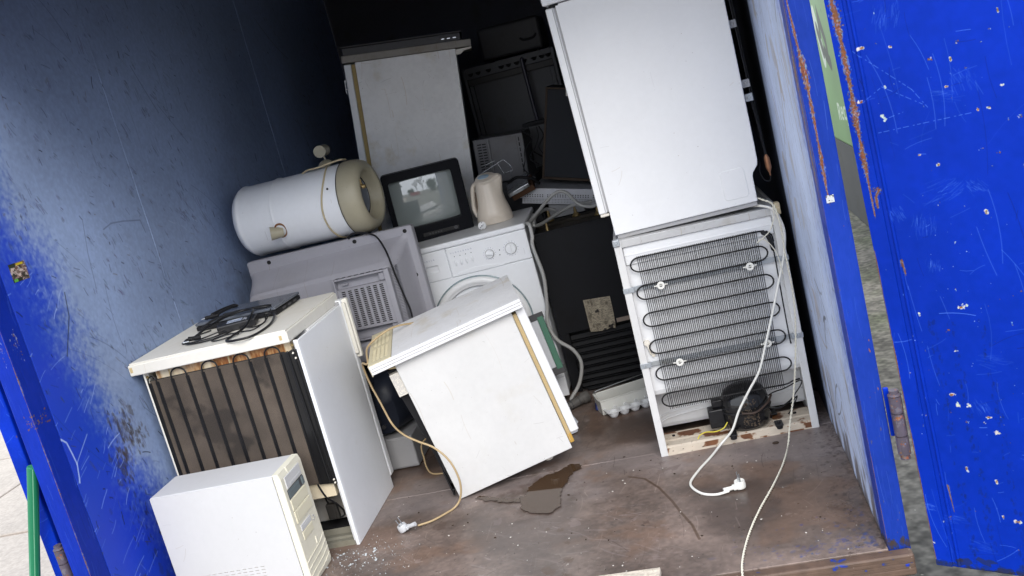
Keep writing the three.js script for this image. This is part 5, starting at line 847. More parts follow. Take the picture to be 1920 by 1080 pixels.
// ------------------------------------------------------------------ black cabinet between the washer and the fridges
{
  const t = thing('black_appliance', 'tall matte black appliance with torn paper label and louvred base beside the washing machine', 'appliance', [-0.512, 0, -4.733], [0, 5, 0]);
  const zz = 0.21, wr = phys({ color: lin(0.011, 0.0115, 0.014), map: T.dirty, roughness: 0.62, specularIntensity: 0.4, bumpMap: T.grain, bumpScale: 0.0008 });
  part('front_sheet', [bx(-0.28, 0.28, 0.3, 0.802, zz - 0.004, zz, 0.002), bx(-0.28, -0.23, 0.004, 0.3, zz - 0.004, zz, 0.002)], wr, t);
  part('side_panel', [bx(-0.28, -0.277, 0.004, 0.8, -zz, zz - 0.004, 0.001)], wr, t);
  part('side_panel', [bx(0.277, 0.28, 0.004, 0.8, -zz, zz - 0.004, 0.001)], wr, t);
  part('back_panel', bx(-0.277, 0.277, 0.004, 0.8, -zz, -zz + 0.004, 0.001), wr, t);
  part('louvre_backing', bx(-0.228, 0.276, 0.01, 0.3, zz - 0.05, zz - 0.046, 0.001), M.darkHole, t);
  for (let i = 0; i < 8; i++) part('louvre_slat', [ext(poly(rectPts(-0.228, 0.276, 0, 0.022)), 0.004, 0, 0.001).rotateX(-0.5).translate(0, 0.018 + i * 0.0345, zz - 0.012), bx(-0.228, 0.276, 0.012 + i * 0.0345, 0.016 + i * 0.0345, zz - 0.012, zz - 0.001, 0.001)], wr, t);
  part('bottom_rail', tube([[-0.2, 0.01, zz + 0.012], [0.0, 0.013, zz + 0.014], [0.26, 0.012, zz + 0.012]], 0.007, 20, 8), wr, t);
  const lc = canvas(256, 320, (ctx, w, h) => {
    const nz = makeNoise(610, 64); pixels(ctx, w, h, (u, v) => { const a = fbm(nz, u, v, 6, 5), d = sstep(0.55, 0.75, fbm(nz, u + 0.5, v, 9, 4)); const m = 168 + 60 * (a - 0.5); return [mix(m, 70, d * 0.5), mix(m * 0.94, 62, d * 0.5), mix(m * 0.82, 52, d * 0.5)]; });
    const r = rng(15); ctx.fillStyle = 'rgba(58,54,50,.8)'; for (let y = 18; y < h - 12; y += 10) for (let x = 12; x < w - 24;) { const l = 6 + 26 * r(); if (r() < 0.7) ctx.fillRect(x, y, l, 3.2); x += l + 7; }
    ctx.fillStyle = 'rgba(30,26,24,.9)'; blot(ctx, r, 110, 130, 16, 1.6, 0.2); blot(ctx, r, 205, 290, 30, 1, 0); blot(ctx, r, 140, 312, 20, 1.5, 0);
  });
  part('paper_label', ext(poly([[-0.127, 0.284], [-0.06, 0.276], [-0.03, 0.284], [-0.005, 0.275], [0.0, 0.35], [0.001, 0.435], [-0.127, 0.444]]), 0.0008, zz + 0.0002, 0), std({ map: tex(lc), roughness: 0.8 }), t, { uv: (x, y) => [(x + 0.127) / 0.128, (y - 0.275) / 0.17] });
  part('tape_strip', bx(0.006, 0.1, 0.302, 0.322, zz, zz + 0.001, 0), std({ color: lin(0.3, 0.24, 0.2), map: T.dirty, roughness: 0.8 }), t);
  // open, rusty top with brass nozzles
  const top = std({ color: lin(0.03, 0.023, 0.015), map: T.dirty, roughness: 0.75, bumpMap: T.grain, bumpScale: 0.003 });
  part('top_tray', [bx(-0.277, 0.277, 0.772, 0.778, -zz + 0.004, zz - 0.006, 0.001), bx(-0.15, 0.277, 0.778, 0.79, -0.02, 0.12, 0.004), bx(-0.277, 0.24, 0.778, 0.796, -0.19, -0.1, 0.004), bx(-0.16, -0.06, 0.778, 0.784, 0.13, 0.2, 0.002)], top, t);
  part('front_edge', [bx(-0.28, 0.28, 0.795, 0.806, zz - 0.014, zz + 0.003, 0.002)], wr, t);
  for (const [x, z, y, h] of [[-0.215, 0.13, 0.776, 1], [-0.21, -0.15, 0.794, 1.25], [-0.075, -0.12, 0.794, 1], [0.035, -0.03, 0.788, 1]]) part('brass_nozzle', lathe([[0, 0], [0.022, 0.002], [0.022, 0.008], [0.016, 0.012], [0.012, 0.02], [0.0085, 0.022], [0.0085, 0.036], [0.006, 0.038], [0.0055, 0.052], [0.003, 0.058], [0, 0.06]].map(([r, yy]) => [r, yy * h]), 20).translate(x, y, z), M.brass, t);
  part('corner_bracket', [bx(0.25, 0.282, 0.74, 0.84, zz - 0.04, zz + 0.004, 0.006)], M.darkGrey, t);
}
{ // grey hose
  const t = thing('grey_hose', 'grey hose looping over the black appliance down to a pipe fitting on the floor', 'hose', [-0.74, 0.02, -4.35]);
  const o = [-0.74, 0.02, -4.35], S = (p) => p.map((v, i) => v - o[i]);
  part('hose_run', tube([[-0.44, 0.862, -4.62], [-0.5, 0.85, -4.68], [-0.555, 0.872, -4.7], [-0.6, 0.938, -4.7], [-0.64, 0.952, -4.7], [-0.69, 0.93, -4.69], [-0.75, 0.885, -4.62], [-0.782, 0.862, -4.52], [-0.775, 0.875, -4.42], [-0.758, 0.87, -4.38], [-0.756, 0.82, -4.362], [-0.764, 0.77, -4.358], [-0.75, 0.63, -4.36], [-0.766, 0.5, -4.36], [-0.783, 0.41, -4.355], [-0.76, 0.325, -4.35], [-0.698, 0.26, -4.35], [-0.676, 0.189, -4.35], [-0.705, 0.1, -4.345], [-0.76, 0.035, -4.325]].map(S), 0.0088, 260, 10), M.cordGrey, t);
  part('hose_loop', tube([[-0.5, 0.862, -4.75], [-0.6, 0.86, -4.78], [-0.68, 0.842, -4.72], [-0.74, 0.83, -4.62], [-0.77, 0.84, -4.56], [-0.76, 0.872, -4.62], [-0.72, 0.88, -4.72], [-0.68, 0.86, -4.76]].map(S), 0.0085, 90, 9), M.cordGrey, t);
  const f = part('pipe_fitting', (() => { const g = lathe([[0.0, -0.075], [0.019, -0.075], [0.02, -0.03], [0.0215, -0.028], [0.0215, 0.02], [0.026, 0.022], [0.028, 0.03], [0.028, 0.05], [0.0255, 0.056], [0.022, 0.058], [0.02, 0.052], [0, 0.05]], 28); return [g.rotateZ(-1.45).rotateY(0.62).translate(-0.725 - o[0], 0.028 - o[1], -4.3 - o[2])]; })(), std({ color: lin(0.1, 0.095, 0.09), map: T.dirty, roughness: 0.6 }), t);
  for (const k of [-0.055, -0.04, 0.0]) part('fitting_ring', new THREE.TorusGeometry(0.0215, 0.002, 6, 28).rotateX(Math.PI / 2).translate(0, k, 0).rotateZ(-1.45).rotateY(0.62).translate(-0.725 - o[0], 0.028 - o[1], -4.3 - o[2]), M.darkGrey, f);
}
{ // glazed door with a green edge strip, leaning behind the small fridge
  const t = thing('oven_door', 'pale panel with green edge strip and dark corners leaning against the washing machine', 'door', [-0.752, 0.195, -4.262], [-9, 6, 8.6]);
  part('panel', [bx(-0.36, -0.022, 0.0, 0.29, -0.012, -0.002, 0.002)], std({ color: lin(0.6, 0.62, 0.66), map: T.worn, roughness: 0.4 }), t);
  part('green_strip', [bx(-0.021, 0.008, 0.018, 0.274, -0.01, 0.004, 0.003)], std({ color: lin(0.07, 0.19, 0.13), roughness: 0.35 }), t);
  part('corner_piece', bx(-0.085, 0.012, 0.262, 0.292, -0.014, 0.003, 0.003), M.darkGrey, t);
  part('corner_piece', bx(-0.085, 0.012, -0.006, 0.03, -0.014, 0.003, 0.003), M.darkGrey, t);
}
// ------------------------------------------------------------------ the dark far end of the load
{
  const t = thing('tall_freezer', 'tall white freezer at the back with yellow door seal and worktop, leaning to the right', 'freezer', [-1.561, 0, -5.25], [0, 11, -6.5]);
  const zz = 0.28;
  part('body', bx(-0.228, 0.288, 0.02, 1.79, -zz, zz - 0.012, 0.004), M.whiteWorn, t);
  part('side_panel', bx(-0.23, 0.289, 0.02, 1.79, zz - 0.0115, zz, 0.003), std({ color: lin(0.88, 0.88, 0.88), map: T.dirty, roughness: 0.42 }), t);
  const d = part('door', bx(-0.289, -0.252, 0.06, 1.785, -zz, zz - 0.002, 0.006), M.coolWhite, t);
  part('door_seal', [bx(-0.2515, -0.231, 0.06, 1.782, -zz + 0.01, zz - 0.012, 0.003), bx(-0.244, -0.24, 0.06, 1.782, -zz + 0.01, zz - 0.008, 0.001), bx(-0.236, -0.233, 0.06, 1.782, -zz + 0.01, zz - 0.006, 0.001)], std({ color: lin(0.5, 0.38, 0.16), roughness: 0.7, map: T.worn }), d);
  part('hinge', [bx(-0.304, -0.29, 1.66, 1.664, 0.2, 0.24, 0.001), bx(-0.304, -0.29, 1.7, 1.704, 0.2, 0.24, 0.001), tube([[-0.302, 1.64, 0.22], [-0.304, 1.66, 0.22], [-0.302, 1.71, 0.22]], 0.003, 10, 6)], M.steel, t);
  part('worktop', [bx(-0.294, 0.372, 1.792, 1.828, -zz - 0.02, zz + 0.012, 0.004)], std({ color: lin(0.3, 0.28, 0.25), map: T.dirty, roughness: 0.55 }), t);
  part('trim_bracket', ext(poly([[0.29, 1.785], [0.372, 1.79], [0.372, 1.782], [0.33, 1.774], [0.312, 1.76], [0.29, 1.758]]), 0.02, zz - 0.02, 0.002), M.cream, t);
  const h = thing('dark_tray', 'dark grey oven tray lying on the worktop of the tall back freezer', 'tray', [-1.358, 1.81, -5.25], [0, 11, -6.4]);
  part('tray_body', [bx(-0.278, 0.33, 0.005, 0.046, -0.28, 0.25, 0.006)], M.darkGrey, h);
  part('tray_rim', [bx(-0.285, 0.336, 0.047, 0.053, -0.29, 0.258, 0.002)], M.darkGrey, h);
  for (const x of [0.24, 0.27, 0.3]) part('slot', bx(x - 0.01, x + 0.008, 0.02, 0.026, 0.2495, 0.2525, 0.001), M.steel, h);
}
{
  const t = thing('dim_fridge', 'white fridge interior deep in the shade with a row of half-round holes on top', 'fridge', [-0.863, 0, -5.86], [0, 0, 0]);
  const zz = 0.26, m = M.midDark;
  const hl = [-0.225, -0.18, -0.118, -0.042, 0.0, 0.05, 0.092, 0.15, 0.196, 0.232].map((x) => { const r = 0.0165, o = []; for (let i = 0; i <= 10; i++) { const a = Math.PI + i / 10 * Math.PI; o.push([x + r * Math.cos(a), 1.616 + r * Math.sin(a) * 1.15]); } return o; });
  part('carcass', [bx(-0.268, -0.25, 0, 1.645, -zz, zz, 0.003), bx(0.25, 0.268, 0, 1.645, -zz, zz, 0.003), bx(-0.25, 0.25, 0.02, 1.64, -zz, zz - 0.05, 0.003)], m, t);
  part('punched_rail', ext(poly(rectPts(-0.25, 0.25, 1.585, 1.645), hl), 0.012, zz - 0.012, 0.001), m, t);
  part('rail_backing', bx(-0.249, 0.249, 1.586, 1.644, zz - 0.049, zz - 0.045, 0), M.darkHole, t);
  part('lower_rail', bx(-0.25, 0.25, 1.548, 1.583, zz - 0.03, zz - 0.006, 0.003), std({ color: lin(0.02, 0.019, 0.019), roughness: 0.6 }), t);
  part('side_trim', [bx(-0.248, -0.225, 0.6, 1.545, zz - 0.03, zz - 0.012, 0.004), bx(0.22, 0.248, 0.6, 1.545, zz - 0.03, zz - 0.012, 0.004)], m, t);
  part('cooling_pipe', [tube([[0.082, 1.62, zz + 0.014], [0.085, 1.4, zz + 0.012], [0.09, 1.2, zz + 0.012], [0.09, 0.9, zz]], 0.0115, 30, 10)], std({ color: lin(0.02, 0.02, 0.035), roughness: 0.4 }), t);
  const b = thing('dark_cabinet', 'dark grey box-shaped appliance resting on top of the dim fridge', 'appliance', [-0.838, 1.647, -5.86], [0, 0, -1]);
  part('housing', bx(-0.183, 0.183, 0.012, 0.198, -0.15, 0.15, 0.022), std({ color: lin(0.03, 0.03, 0.034), map: T.dirty, roughness: 0.6 }), b);
  part('end_panel', bx(0.14, 0.17, 0.026, 0.184, 0.149, 0.153, 0.004), std({ color: lin(0.026, 0.026, 0.03), roughness: 0.6 }), b);
  part('grip', tube([[0.06, 0.09, 0.152], [0.08, 0.078, 0.158], [0.13, 0.08, 0.158], [0.15, 0.095, 0.152]], 0.007, 20, 8), M.blackMatte, b);
  for (const x of [-0.14, 0.14]) part('foot', cyl(0.014, 0.012, 0.014, x, 0.006, 0.1), M.blackMatte, b);
  const p = thing('grey_pipe', 'long grey pipe standing upright between the tall freezer and the dim fridge', 'pipe', [-1.26, 0, -5.32], [0, 0, 2]);
  const q = p.position; q.set(-1.155, 0, -5.35);
  part('pipe_shaft', [tube([[0, 0.005, 0], [0, 0.9, 0.004], [0.0, 1.7, 0]], 0.021, 30, 14)], std({ color: lin(0.04, 0.042, 0.055), map: T.dirty, roughness: 0.5 }), p);
  part('pipe_collar', [cyl(0.026, 0.026, 0.05, 0, 1.66, 0), cyl(0.026, 0.026, 0.04, 0, 0.6, 0.003)], M.darkGrey, p);
}
{
  const c = thing('grey_cupboard', 'grey sheet metal cupboard under the microwave in the dark', 'cupboard', [-0.98, 0, -5.28]);
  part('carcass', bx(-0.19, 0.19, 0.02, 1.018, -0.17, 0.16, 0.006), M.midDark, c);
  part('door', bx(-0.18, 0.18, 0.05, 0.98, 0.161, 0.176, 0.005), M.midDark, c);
  part('handle', tube([[0.14, 0.6, 0.176], [0.14, 0.61, 0.2], [0.14, 0.75, 0.2], [0.14, 0.76, 0.176]], 0.006, 24, 8), M.steel, c);
  const t = thing('microwave', 'white microwave with side vents standing behind the kettle', 'microwave', [-0.955, 1.024, -5.24], [0, 0, -4.5]);
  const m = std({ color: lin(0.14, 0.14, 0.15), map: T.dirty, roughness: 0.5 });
  const hl = []; for (let j = 0; j < 10; j++) for (let i = 0; i < 2; i++) hl.push(rectPts(-0.112 + i * 0.026, -0.091 + i * 0.026, 0.075 + j * 0.0145, 0.081 + j * 0.0145));
  part('housing', [bx(-0.135, 0.135, 0.0, 0.238, -0.14, 0.135, 0.006)], m, t);
  part('vent_panel', ext(poly(rectPts(-0.13, -0.058, 0.01, 0.23), hl), 0.006, 0.1365, 0.001), m, t);
  part('vent_backing', bx(-0.125, -0.062, 0.02, 0.225, 0.1352, 0.1362, 0), M.darkHole, t);
  part('vent_frame', bx(-0.056, -0.047, 0.01, 0.23, 0.135, 0.148, 0.003), std({ color: lin(0.2, 0.2, 0.21), roughness: 0.4 }), t);
  part('back_plate', bx(-0.04, 0.098, 0.014, 0.226, 0.135, 0.1385, 0.003), m, t);
  for (let i = 0; i < 7; i++) part('edge_tab', bx(0.108, 0.113, 0.03 + i * 0.028, 0.05 + i * 0.028, 0.1345, 0.1385, 0.001), M.darkHole, t);
  const g = thing('steel_locker', 'dim grey steel locker behind the leaning dark panel', 'locker', [-0.64, 0, -5.52]);
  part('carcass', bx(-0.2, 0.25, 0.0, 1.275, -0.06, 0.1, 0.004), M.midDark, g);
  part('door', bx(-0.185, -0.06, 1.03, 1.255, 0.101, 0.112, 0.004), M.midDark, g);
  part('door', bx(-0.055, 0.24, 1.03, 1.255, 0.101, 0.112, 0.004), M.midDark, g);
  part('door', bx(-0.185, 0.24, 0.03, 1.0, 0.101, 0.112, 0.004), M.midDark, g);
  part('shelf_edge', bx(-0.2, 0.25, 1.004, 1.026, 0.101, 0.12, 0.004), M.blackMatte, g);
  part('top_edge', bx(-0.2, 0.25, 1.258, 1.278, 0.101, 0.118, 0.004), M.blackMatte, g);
  part('loose_wire', tube([[-0.17, 1.25, 0.12], [-0.19, 1.2, 0.125], [-0.17, 1.12, 0.125], [-0.1, 1.06, 0.128], [-0.04, 1.0, 0.128]], 0.003, 40, 6), M.blackMatte, g);
}
{ // vented white housing, and the dark panel leaning on it
  const t = thing('vented_housing', 'white plastic equipment housing with rows of vent holes behind the black appliance', 'housing', [-0.88, 0.918, -5.1], [0, 0, -14]);
  const zf = 0.2, up = [], lo = [];
  for (let i = 0; i < 30; i++) { if (i % 9 === 8) continue; for (const j of [0, 1]) up.push(rectPts(0.035 + i * 0.0128, 0.0405 + i * 0.0128, 0.034 + j * 0.009, 0.0395 + j * 0.009)); }
  for (let i = 0; i < 52; i++) for (const j of [0, 1, 2]) lo.push(rectPts(0.03 + i * 0.0076, 0.0335 + i * 0.0076, 0.004 + j * 0.0078, 0.0075 + j * 0.0078));
  const m = std({ color: lin(0.6, 0.61, 0.65), map: T.worn, roughness: 0.45 });
  const bow = (g, k) => { const p = g.attributes.position; for (let i = 0; i < p.count; i++) { const x = p.getX(i); p.setY(i, p.getY(i) + k * Math.sin(Math.max(0, Math.min(1, x / 0.45)) * 3.14)); } return g; };
  part('upper_shell', [bx(0.0, 0.46, 0.0285, 0.078, -0.2, zf - 0.005, 0.005)], m, t);
  part('upper_grille', [ext(poly(rectPts(0.0, 0.46, 0.029, 0.078), up), 0.004, zf - 0.0045, 0)], m, t);
  part('grille_backing', bx(0.03, 0.42, 0.0315, 0.05, zf - 0.0055, zf - 0.0046, 0), M.darkHole, t);
  part('lower_shell', [bx(0.022, 0.45, -0.002, 0.0275, -0.19, zf - 0.018, 0.004)], m, t);
  part('lower_grille', [ext(poly(rectPts(0.022, 0.45, -0.001, 0.027), lo), 0.003, zf - 0.0175, 0)], m, t);
  part('grille_backing', bx(0.026, 0.43, 0.002, 0.024, zf - 0.0185, zf - 0.0176, 0), M.darkGrey, t);
  part('stand', [bx(0.15, 0.34, -0.09, -0.003, -0.15, 0.15, 0.01)], M.greyBox, t);
  const d = thing('loudspeaker', 'black loudspeaker box with rusty brown edges leaning above the vented housing', 'loudspeaker', [-0.745, 1.0, -5.14], [0, 0, -16.2]);
  part('box', bx(0.0, 0.46, 0.0, 0.466, -0.16, 0.13, 0.004), std({ color: lin(0.02, 0.021, 0.025), roughness: 0.5 }), d);
  part('front_cloth', bx(0.012, 0.45, 0.014, 0.455, 0.13, 0.137, 0.003), std({ color: lin(0.016, 0.018, 0.024), roughness: 0.8, bumpMap: T.grainFine, bumpScale: 0.0004 }), d);
  part('edge_band', [bx(0.0005, 0.0115, 0.0005, 0.465, 0.13, 0.135, 0.001), bx(0.012, 0.458, 0.0005, 0.0135, 0.13, 0.135, 0.001), bx(0.012, 0.458, 0.4555, 0.465, 0.13, 0.135, 0.001)], std({ color: lin(0.05, 0.032, 0.02), map: T.dirty, roughness: 0.8 }), d);
  const s = thing('small_white_box', 'small cream box edge poking out behind the stacked fridge door', 'box', [-0.49, 1.4, -5.0], [0, 0, -14]);
  part('carton', bx(-0.03, 0.06, -0.03, 0.025, -0.25, 0.0, 0.002), M.cream, s);
  part('flap', bx(-0.028, 0.058, 0.0255, 0.028, -0.24, -0.01, 0.001), M.cream, s);
  // wire rack and steel tray behind the kettle
  const k = thing('wire_rack', 'chromed wire rack behind the kettle', 'rack', [-0.93, 1.03, -4.93], [0, 0, -10]);
  const o = [-0.93, 1.03, -4.93], wires = [];
  k.updateMatrixWorld(true); const L = (x, y, z) => { const v = k.worldToLocal(V(x, y, z)); return [v.x, v.y, v.z]; };
  for (const pts of [[[-1.02, 1.139, -4.95], [-0.952, 1.152, -4.95]], [[-0.94, 1.138, -4.95], [-0.905, 1.147, -4.95], [-0.878, 1.112, -4.95], [-0.872, 1.084, -4.95], [-0.918, 1.079, -4.95]], [[-1.05, 1.1, -4.93], [-0.94, 1.136, -4.95]], [[-0.94, 1.136, -4.95], [-0.92, 1.08, -4.95]], [[-0.88, 1.1, -4.96], [-0.9, 1.03, -5.0]]]) part('wire', tube(pts.map((p) => L(...p)), 0.0016, 24, 6, false, 0.05), M.steel, k);
  const v = thing('steel_tray', 'shiny steel tray edge behind the kettle', 'tray', [-0.852, 0.995, -4.9], [14, 8, 16]);
  part('tray_body', bx(-0.06, 0.06, 0.0, 0.022, -0.1, 0.07, 0.004), M.steel, v);
  part('rusty_underside', bx(-0.05, 0.075, -0.03, -0.001, -0.1, 0.06, 0.004), std({ color: lin(0.08, 0.035, 0.015), map: T.dirty, roughness: 0.8 }), v);
  part('loose_cable', tube([[-0.03, 0.06, 0.03], [0.02, 0.07, 0.05], [0.06, 0.05, 0.06], [0.09, 0.02, 0.05], [0.1, -0.02, 0.03]], 0.008, 30, 8), M.blackMatte, v);
}

{ // loose leads among the things at the back
  const a = thing('tangled_lead', 'tangle of dark leads hanging in front of the dim fridge beside the microwave', 'lead', [-0.9, 1.1, -5.08]), R = rng(61);
  for (let k = 0; k < 3; k++) { const pts = []; for (let i = 0; i < 6; i++) pts.push([0.1 + 0.045 * k + 0.05 * (R() - 0.5) + 0.03 * Math.sin(i * 1.3 + k), 0.16 - 0.05 * i, -0.01 + 0.04 * R()]); part('lead_strand', tube(pts, 0.003, 60, 6), M.blackMatte, a); }
}

// ------------------------------------------------------------------ small things on the floor
{
  const b = thing('door_shelf', 'white plastic fridge door shelf lying on the floor by the black louvres', 'shelf', [-0.47, 0.0, -4.225], [0, 21, 0]);
  const m = std({ color: lin(0.68, 0.68, 0.64), map: T.worn, roughness: 0.4 });
  const w = 0.16, dd = 0.05, h = 0.075;
  part('trough', [bx(-w, w, 0.001, 0.005, -dd, dd, 0.002), bx(-w, w, 0.003, h * 0.86, dd - 0.004, dd, 0.002), bx(-w, w, 0.003, h, -dd, -dd + 0.004, 0.002), bx(-w, -w + 0.004, 0.003, h, -dd, dd, 0.002), bx(w - 0.004, w, 0.003, h, -dd, dd, 0.002)], m, b);
  part('rim', [tube([[-w, h, -dd], [w, h, -dd]], 0.003, 8, 6), tube([[-w, h, -dd], [-w, h * 0.87, dd], [w, h * 0.87, dd]], 0.003, 20, 6, false, 0.05)], m, b);
  part('retainer', [tube([[-w + 0.01, h, -dd + 0.004], [-w + 0.004, h + 0.014, -dd + 0.01], [w - 0.01, h + 0.03, -dd + 0.012]], 0.0028, 20, 6, false, 0.1)], M.steel, b);
  const e = thing('egg_tray', 'white plastic egg holder with round cups on the floor beside the door shelf', 'egg tray', [-0.49, 0.0, -4.125], [0, 21, 0]);
  const em = std({ color: lin(0.7, 0.71, 0.72), roughness: 0.3 });
  for (let i = 0; i < 4; i++) for (let j = 0; j < 2; j++) part('egg_cup', [lathe([[0.006, 0.0], [0.014, 0.002], [0.021, 0.012], [0.0235, 0.026], [0.0235, 0.029], [0.0215, 0.029], [0.019, 0.014], [0.012, 0.006], [0, 0.005]], 22).translate(-0.07 + i * 0.05, 0.0, -0.025 + j * 0.05)], em, e);
  part('tray_plate', [ext(poly(rrect(-0.1, 0.105, -0.05, 0.05, 0.02), [0, 1, 2, 3].flatMap((i) => [0, 1].map((j) => circ(-0.07 + i * 0.05, 0.025 - j * 0.05, 0.022, 14)))), 0.003, 0, 0.0006).rotateX(-Math.PI / 2).translate(0, 0.0265, 0)], em, e);
  const g = thing('blue_gadget', 'tiny blue and white plastic gadget on the floor left of the door shelf', 'gadget', [-0.628, 0.0, -4.2], [-10, 24, -14]);
  part('case', bx(-0.012, 0.014, 0.002, 0.04, -0.012, 0.01, 0.003), std({ color: lin(0.02, 0.04, 0.2), roughness: 0.4 }), g);
  part('face', [bx(-0.006, 0.0125, 0.005, 0.036, 0.0095, 0.0115, 0.002)], M.white, g);
  part('window', bx(-0.001, 0.008, 0.012, 0.024, 0.0112, 0.0125, 0.001), M.darkHole, g);
  const p = thing('plastic_tub', 'pale plastic tub half hidden behind the leaning fridge door corner', 'tub', [-0.765, 0.0, -3.99], [0, 20, 6]);
  part('shell', loft([rrRing(-0.05, 0.055, -0.045, 0.045, 0.014, 0.002), rrRing(-0.056, 0.061, -0.05, 0.05, 0.016, 0.03), rrRing(-0.06, 0.065, -0.054, 0.054, 0.018, 0.042)].map((r) => r.map(([x, y, z]) => [x, z, -y])), true, true, 0.5), std({ color: lin(0.6, 0.64, 0.7), roughness: 0.35 }), p);
  part('rim', tube(rrect(-0.06, 0.065, -0.054, 0.054, 0.018, 4).map(([x, y]) => [x, 0.042, -y]), 0.0028, 80, 6, true), std({ color: lin(0.6, 0.64, 0.7), roughness: 0.35 }), p);
  const k = thing('wooden_board', 'end of a pale chipboard board lying across the front edge of the floor', 'board', [-0.62, 0.0, -2.64], [0, -1.5, 0]);
  const c = canvas(1024, 256, (ctx, W, H) => { const nz = makeNoise(700, 128); pixels(ctx, W, H, (u, v) => { const a = fbm(nz, u * 0.3, v, 40, 4), b = fbm(nz, u, v * 0.25, 60, 3); const m = 196 + 60 * (a - 0.5) + 50 * (b - 0.5); return [m, m * 0.95, m * 0.87]; }); const r = rng(3); for (let i = 0; i < 500; i++) scratch(ctx, r, r() * W, r() * H, 4 + 26 * r(), r() * 3, 1 + 2 * r(), `rgba(${r() < 0.5 ? '150,130,105' : '225,215,200'},${0.2 + 0.4 * r()})`); });
  part('plank', bx(-0.3, 0.284, 0.001, 0.02, -0.055, 0.1, 0.002), std({ map: tex(c), roughness: 0.8, bumpMap: T.grainFine, bumpScale: 0.001 }), k, { uv: (x, y, z) => [(x + 0.3) / 0.6, (z + y + 0.06) / 0.17] });
}
{ // twisted rope
  const r = thing('twisted_cord', 'thin twisted cream cord hanging from the fridge corner down over the floor', 'cord', [0.1, 0.0, -3.2]);
  const o = [0.1, 0, -3.2], base = [[0.2, 0.9, -3.6], [0.222, 0.893, -3.545], [0.25, 0.872, -3.535], [0.262, 0.8, -3.528], [0.259, 0.7, -3.526], [0.257, 0.519, -3.524], [0.23, 0.341, -3.522], [0.188, 0.161, -3.52], [0.155, 0.06, -3.51], [0.136, 0.006, -3.475], [0.101, 0.005, -3.316], [0.045, 0.005, -3.141], [-0.014, 0.005, -2.985], [-0.06, 0.005, -2.838], [-0.09, 0.005, -2.699], [-0.098, 0.004, -2.63], [-0.1, -0.014, -2.576], [-0.1, -0.16, -2.572], [-0.09, -0.2, -2.55]].map((p) => V(p[0] - o[0], p[1] - o[1], p[2] - o[2]));
  const c = new THREE.CatmullRomCurve3(base), n = 620, gs = [];
  for (const ph of [0, Math.PI]) { const pts = []; for (let i = 0; i <= n; i++) { const p = c.getPointAt(i / n), a = i * 0.72 + ph, tg = c.getTangentAt(i / n), u = V(0, 0, 1).cross(tg).normalize(), v = tg.clone().cross(u); p.addScaledVector(u, 0.0019 * Math.cos(a)).addScaledVector(v, 0.0019 * Math.sin(a)); pts.push(p); } gs.push(new THREE.TubeGeometry(new THREE.CatmullRomCurve3(pts), n * 2, 0.0021, 5)); }
  part('strands', gs, M.cordCream, r);
  part('knotted_loop', [tube([[0.25, 0.872, -3.537], [0.247, 0.83, -3.532], [0.225, 0.785, -3.528], [0.2, 0.765, -3.526], [0.17, 0.748, -3.524], [0.19, 0.76, -3.522], [0.214, 0.735, -3.522], [0.232, 0.69, -3.524], [0.238, 0.62, -3.526]].map((p) => p.map((q, i) => q - o[i])), 0.0019, 90, 6)], M.cordCream, r);
}
{ // puddle: a thin sheet of brown water lying in the plate
  const pts = [[-0.647, 3.6], [-0.69, 3.63], [-0.723, 3.6], [-0.765, 3.57], [-0.8, 3.56], [-0.835, 3.52], [-0.862, 3.47], [-0.87, 3.41], [-0.895, 3.4], [-0.9, 3.385], [-0.94, 3.395], [-0.985, 3.42], [-1.03, 3.445], [-1.085, 3.475], [-1.1, 3.455], [-1.06, 3.425], [-1.0, 3.4], [-0.955, 3.372], [-0.91, 3.36], [-0.88, 3.345], [-0.868, 3.29], [-0.835, 3.25], [-0.79, 3.235], [-0.745, 3.215], [-0.712, 3.24], [-0.7, 3.29], [-0.712, 3.36], [-0.705, 3.43], [-0.69, 3.5], [-0.672, 3.545], [-0.645, 3.575]];
  const c = new THREE.CatmullRomCurve3(pts.map(([x, z]) => V(x, -z, 0)), true, 'catmullrom', 0.5), R = rng(19);
  const fine = c.getPoints(170).map((p) => new THREE.Vector2(-0.77 + (p.x + 0.77) * 0.9 + (R() - 0.5) * 0.012, p.y + (R() - 0.5) * 0.012)); fine.pop();
  const g = new THREE.ShapeGeometry(new THREE.Shape(fine.map((p) => new THREE.Vector2(p.x, -p.y)))).rotateX(-Math.PI / 2);
  // shape y is -(-z): map back to the floor
  const pa = g.attributes.position; for (let i = 0; i < pa.count; i++) { const z = pa.getZ(i); pa.setZ(i, z); }
  const pd = part('puddle', g.translate(0, 0.0042, 0), phys({ color: lin(0.055, 0.032, 0.018), roughness: 0.04, ior: 1.36 }), scene, { kind: 'structure', label: 'brown rusty water puddle on the container floor before the leaning fridge' });
}
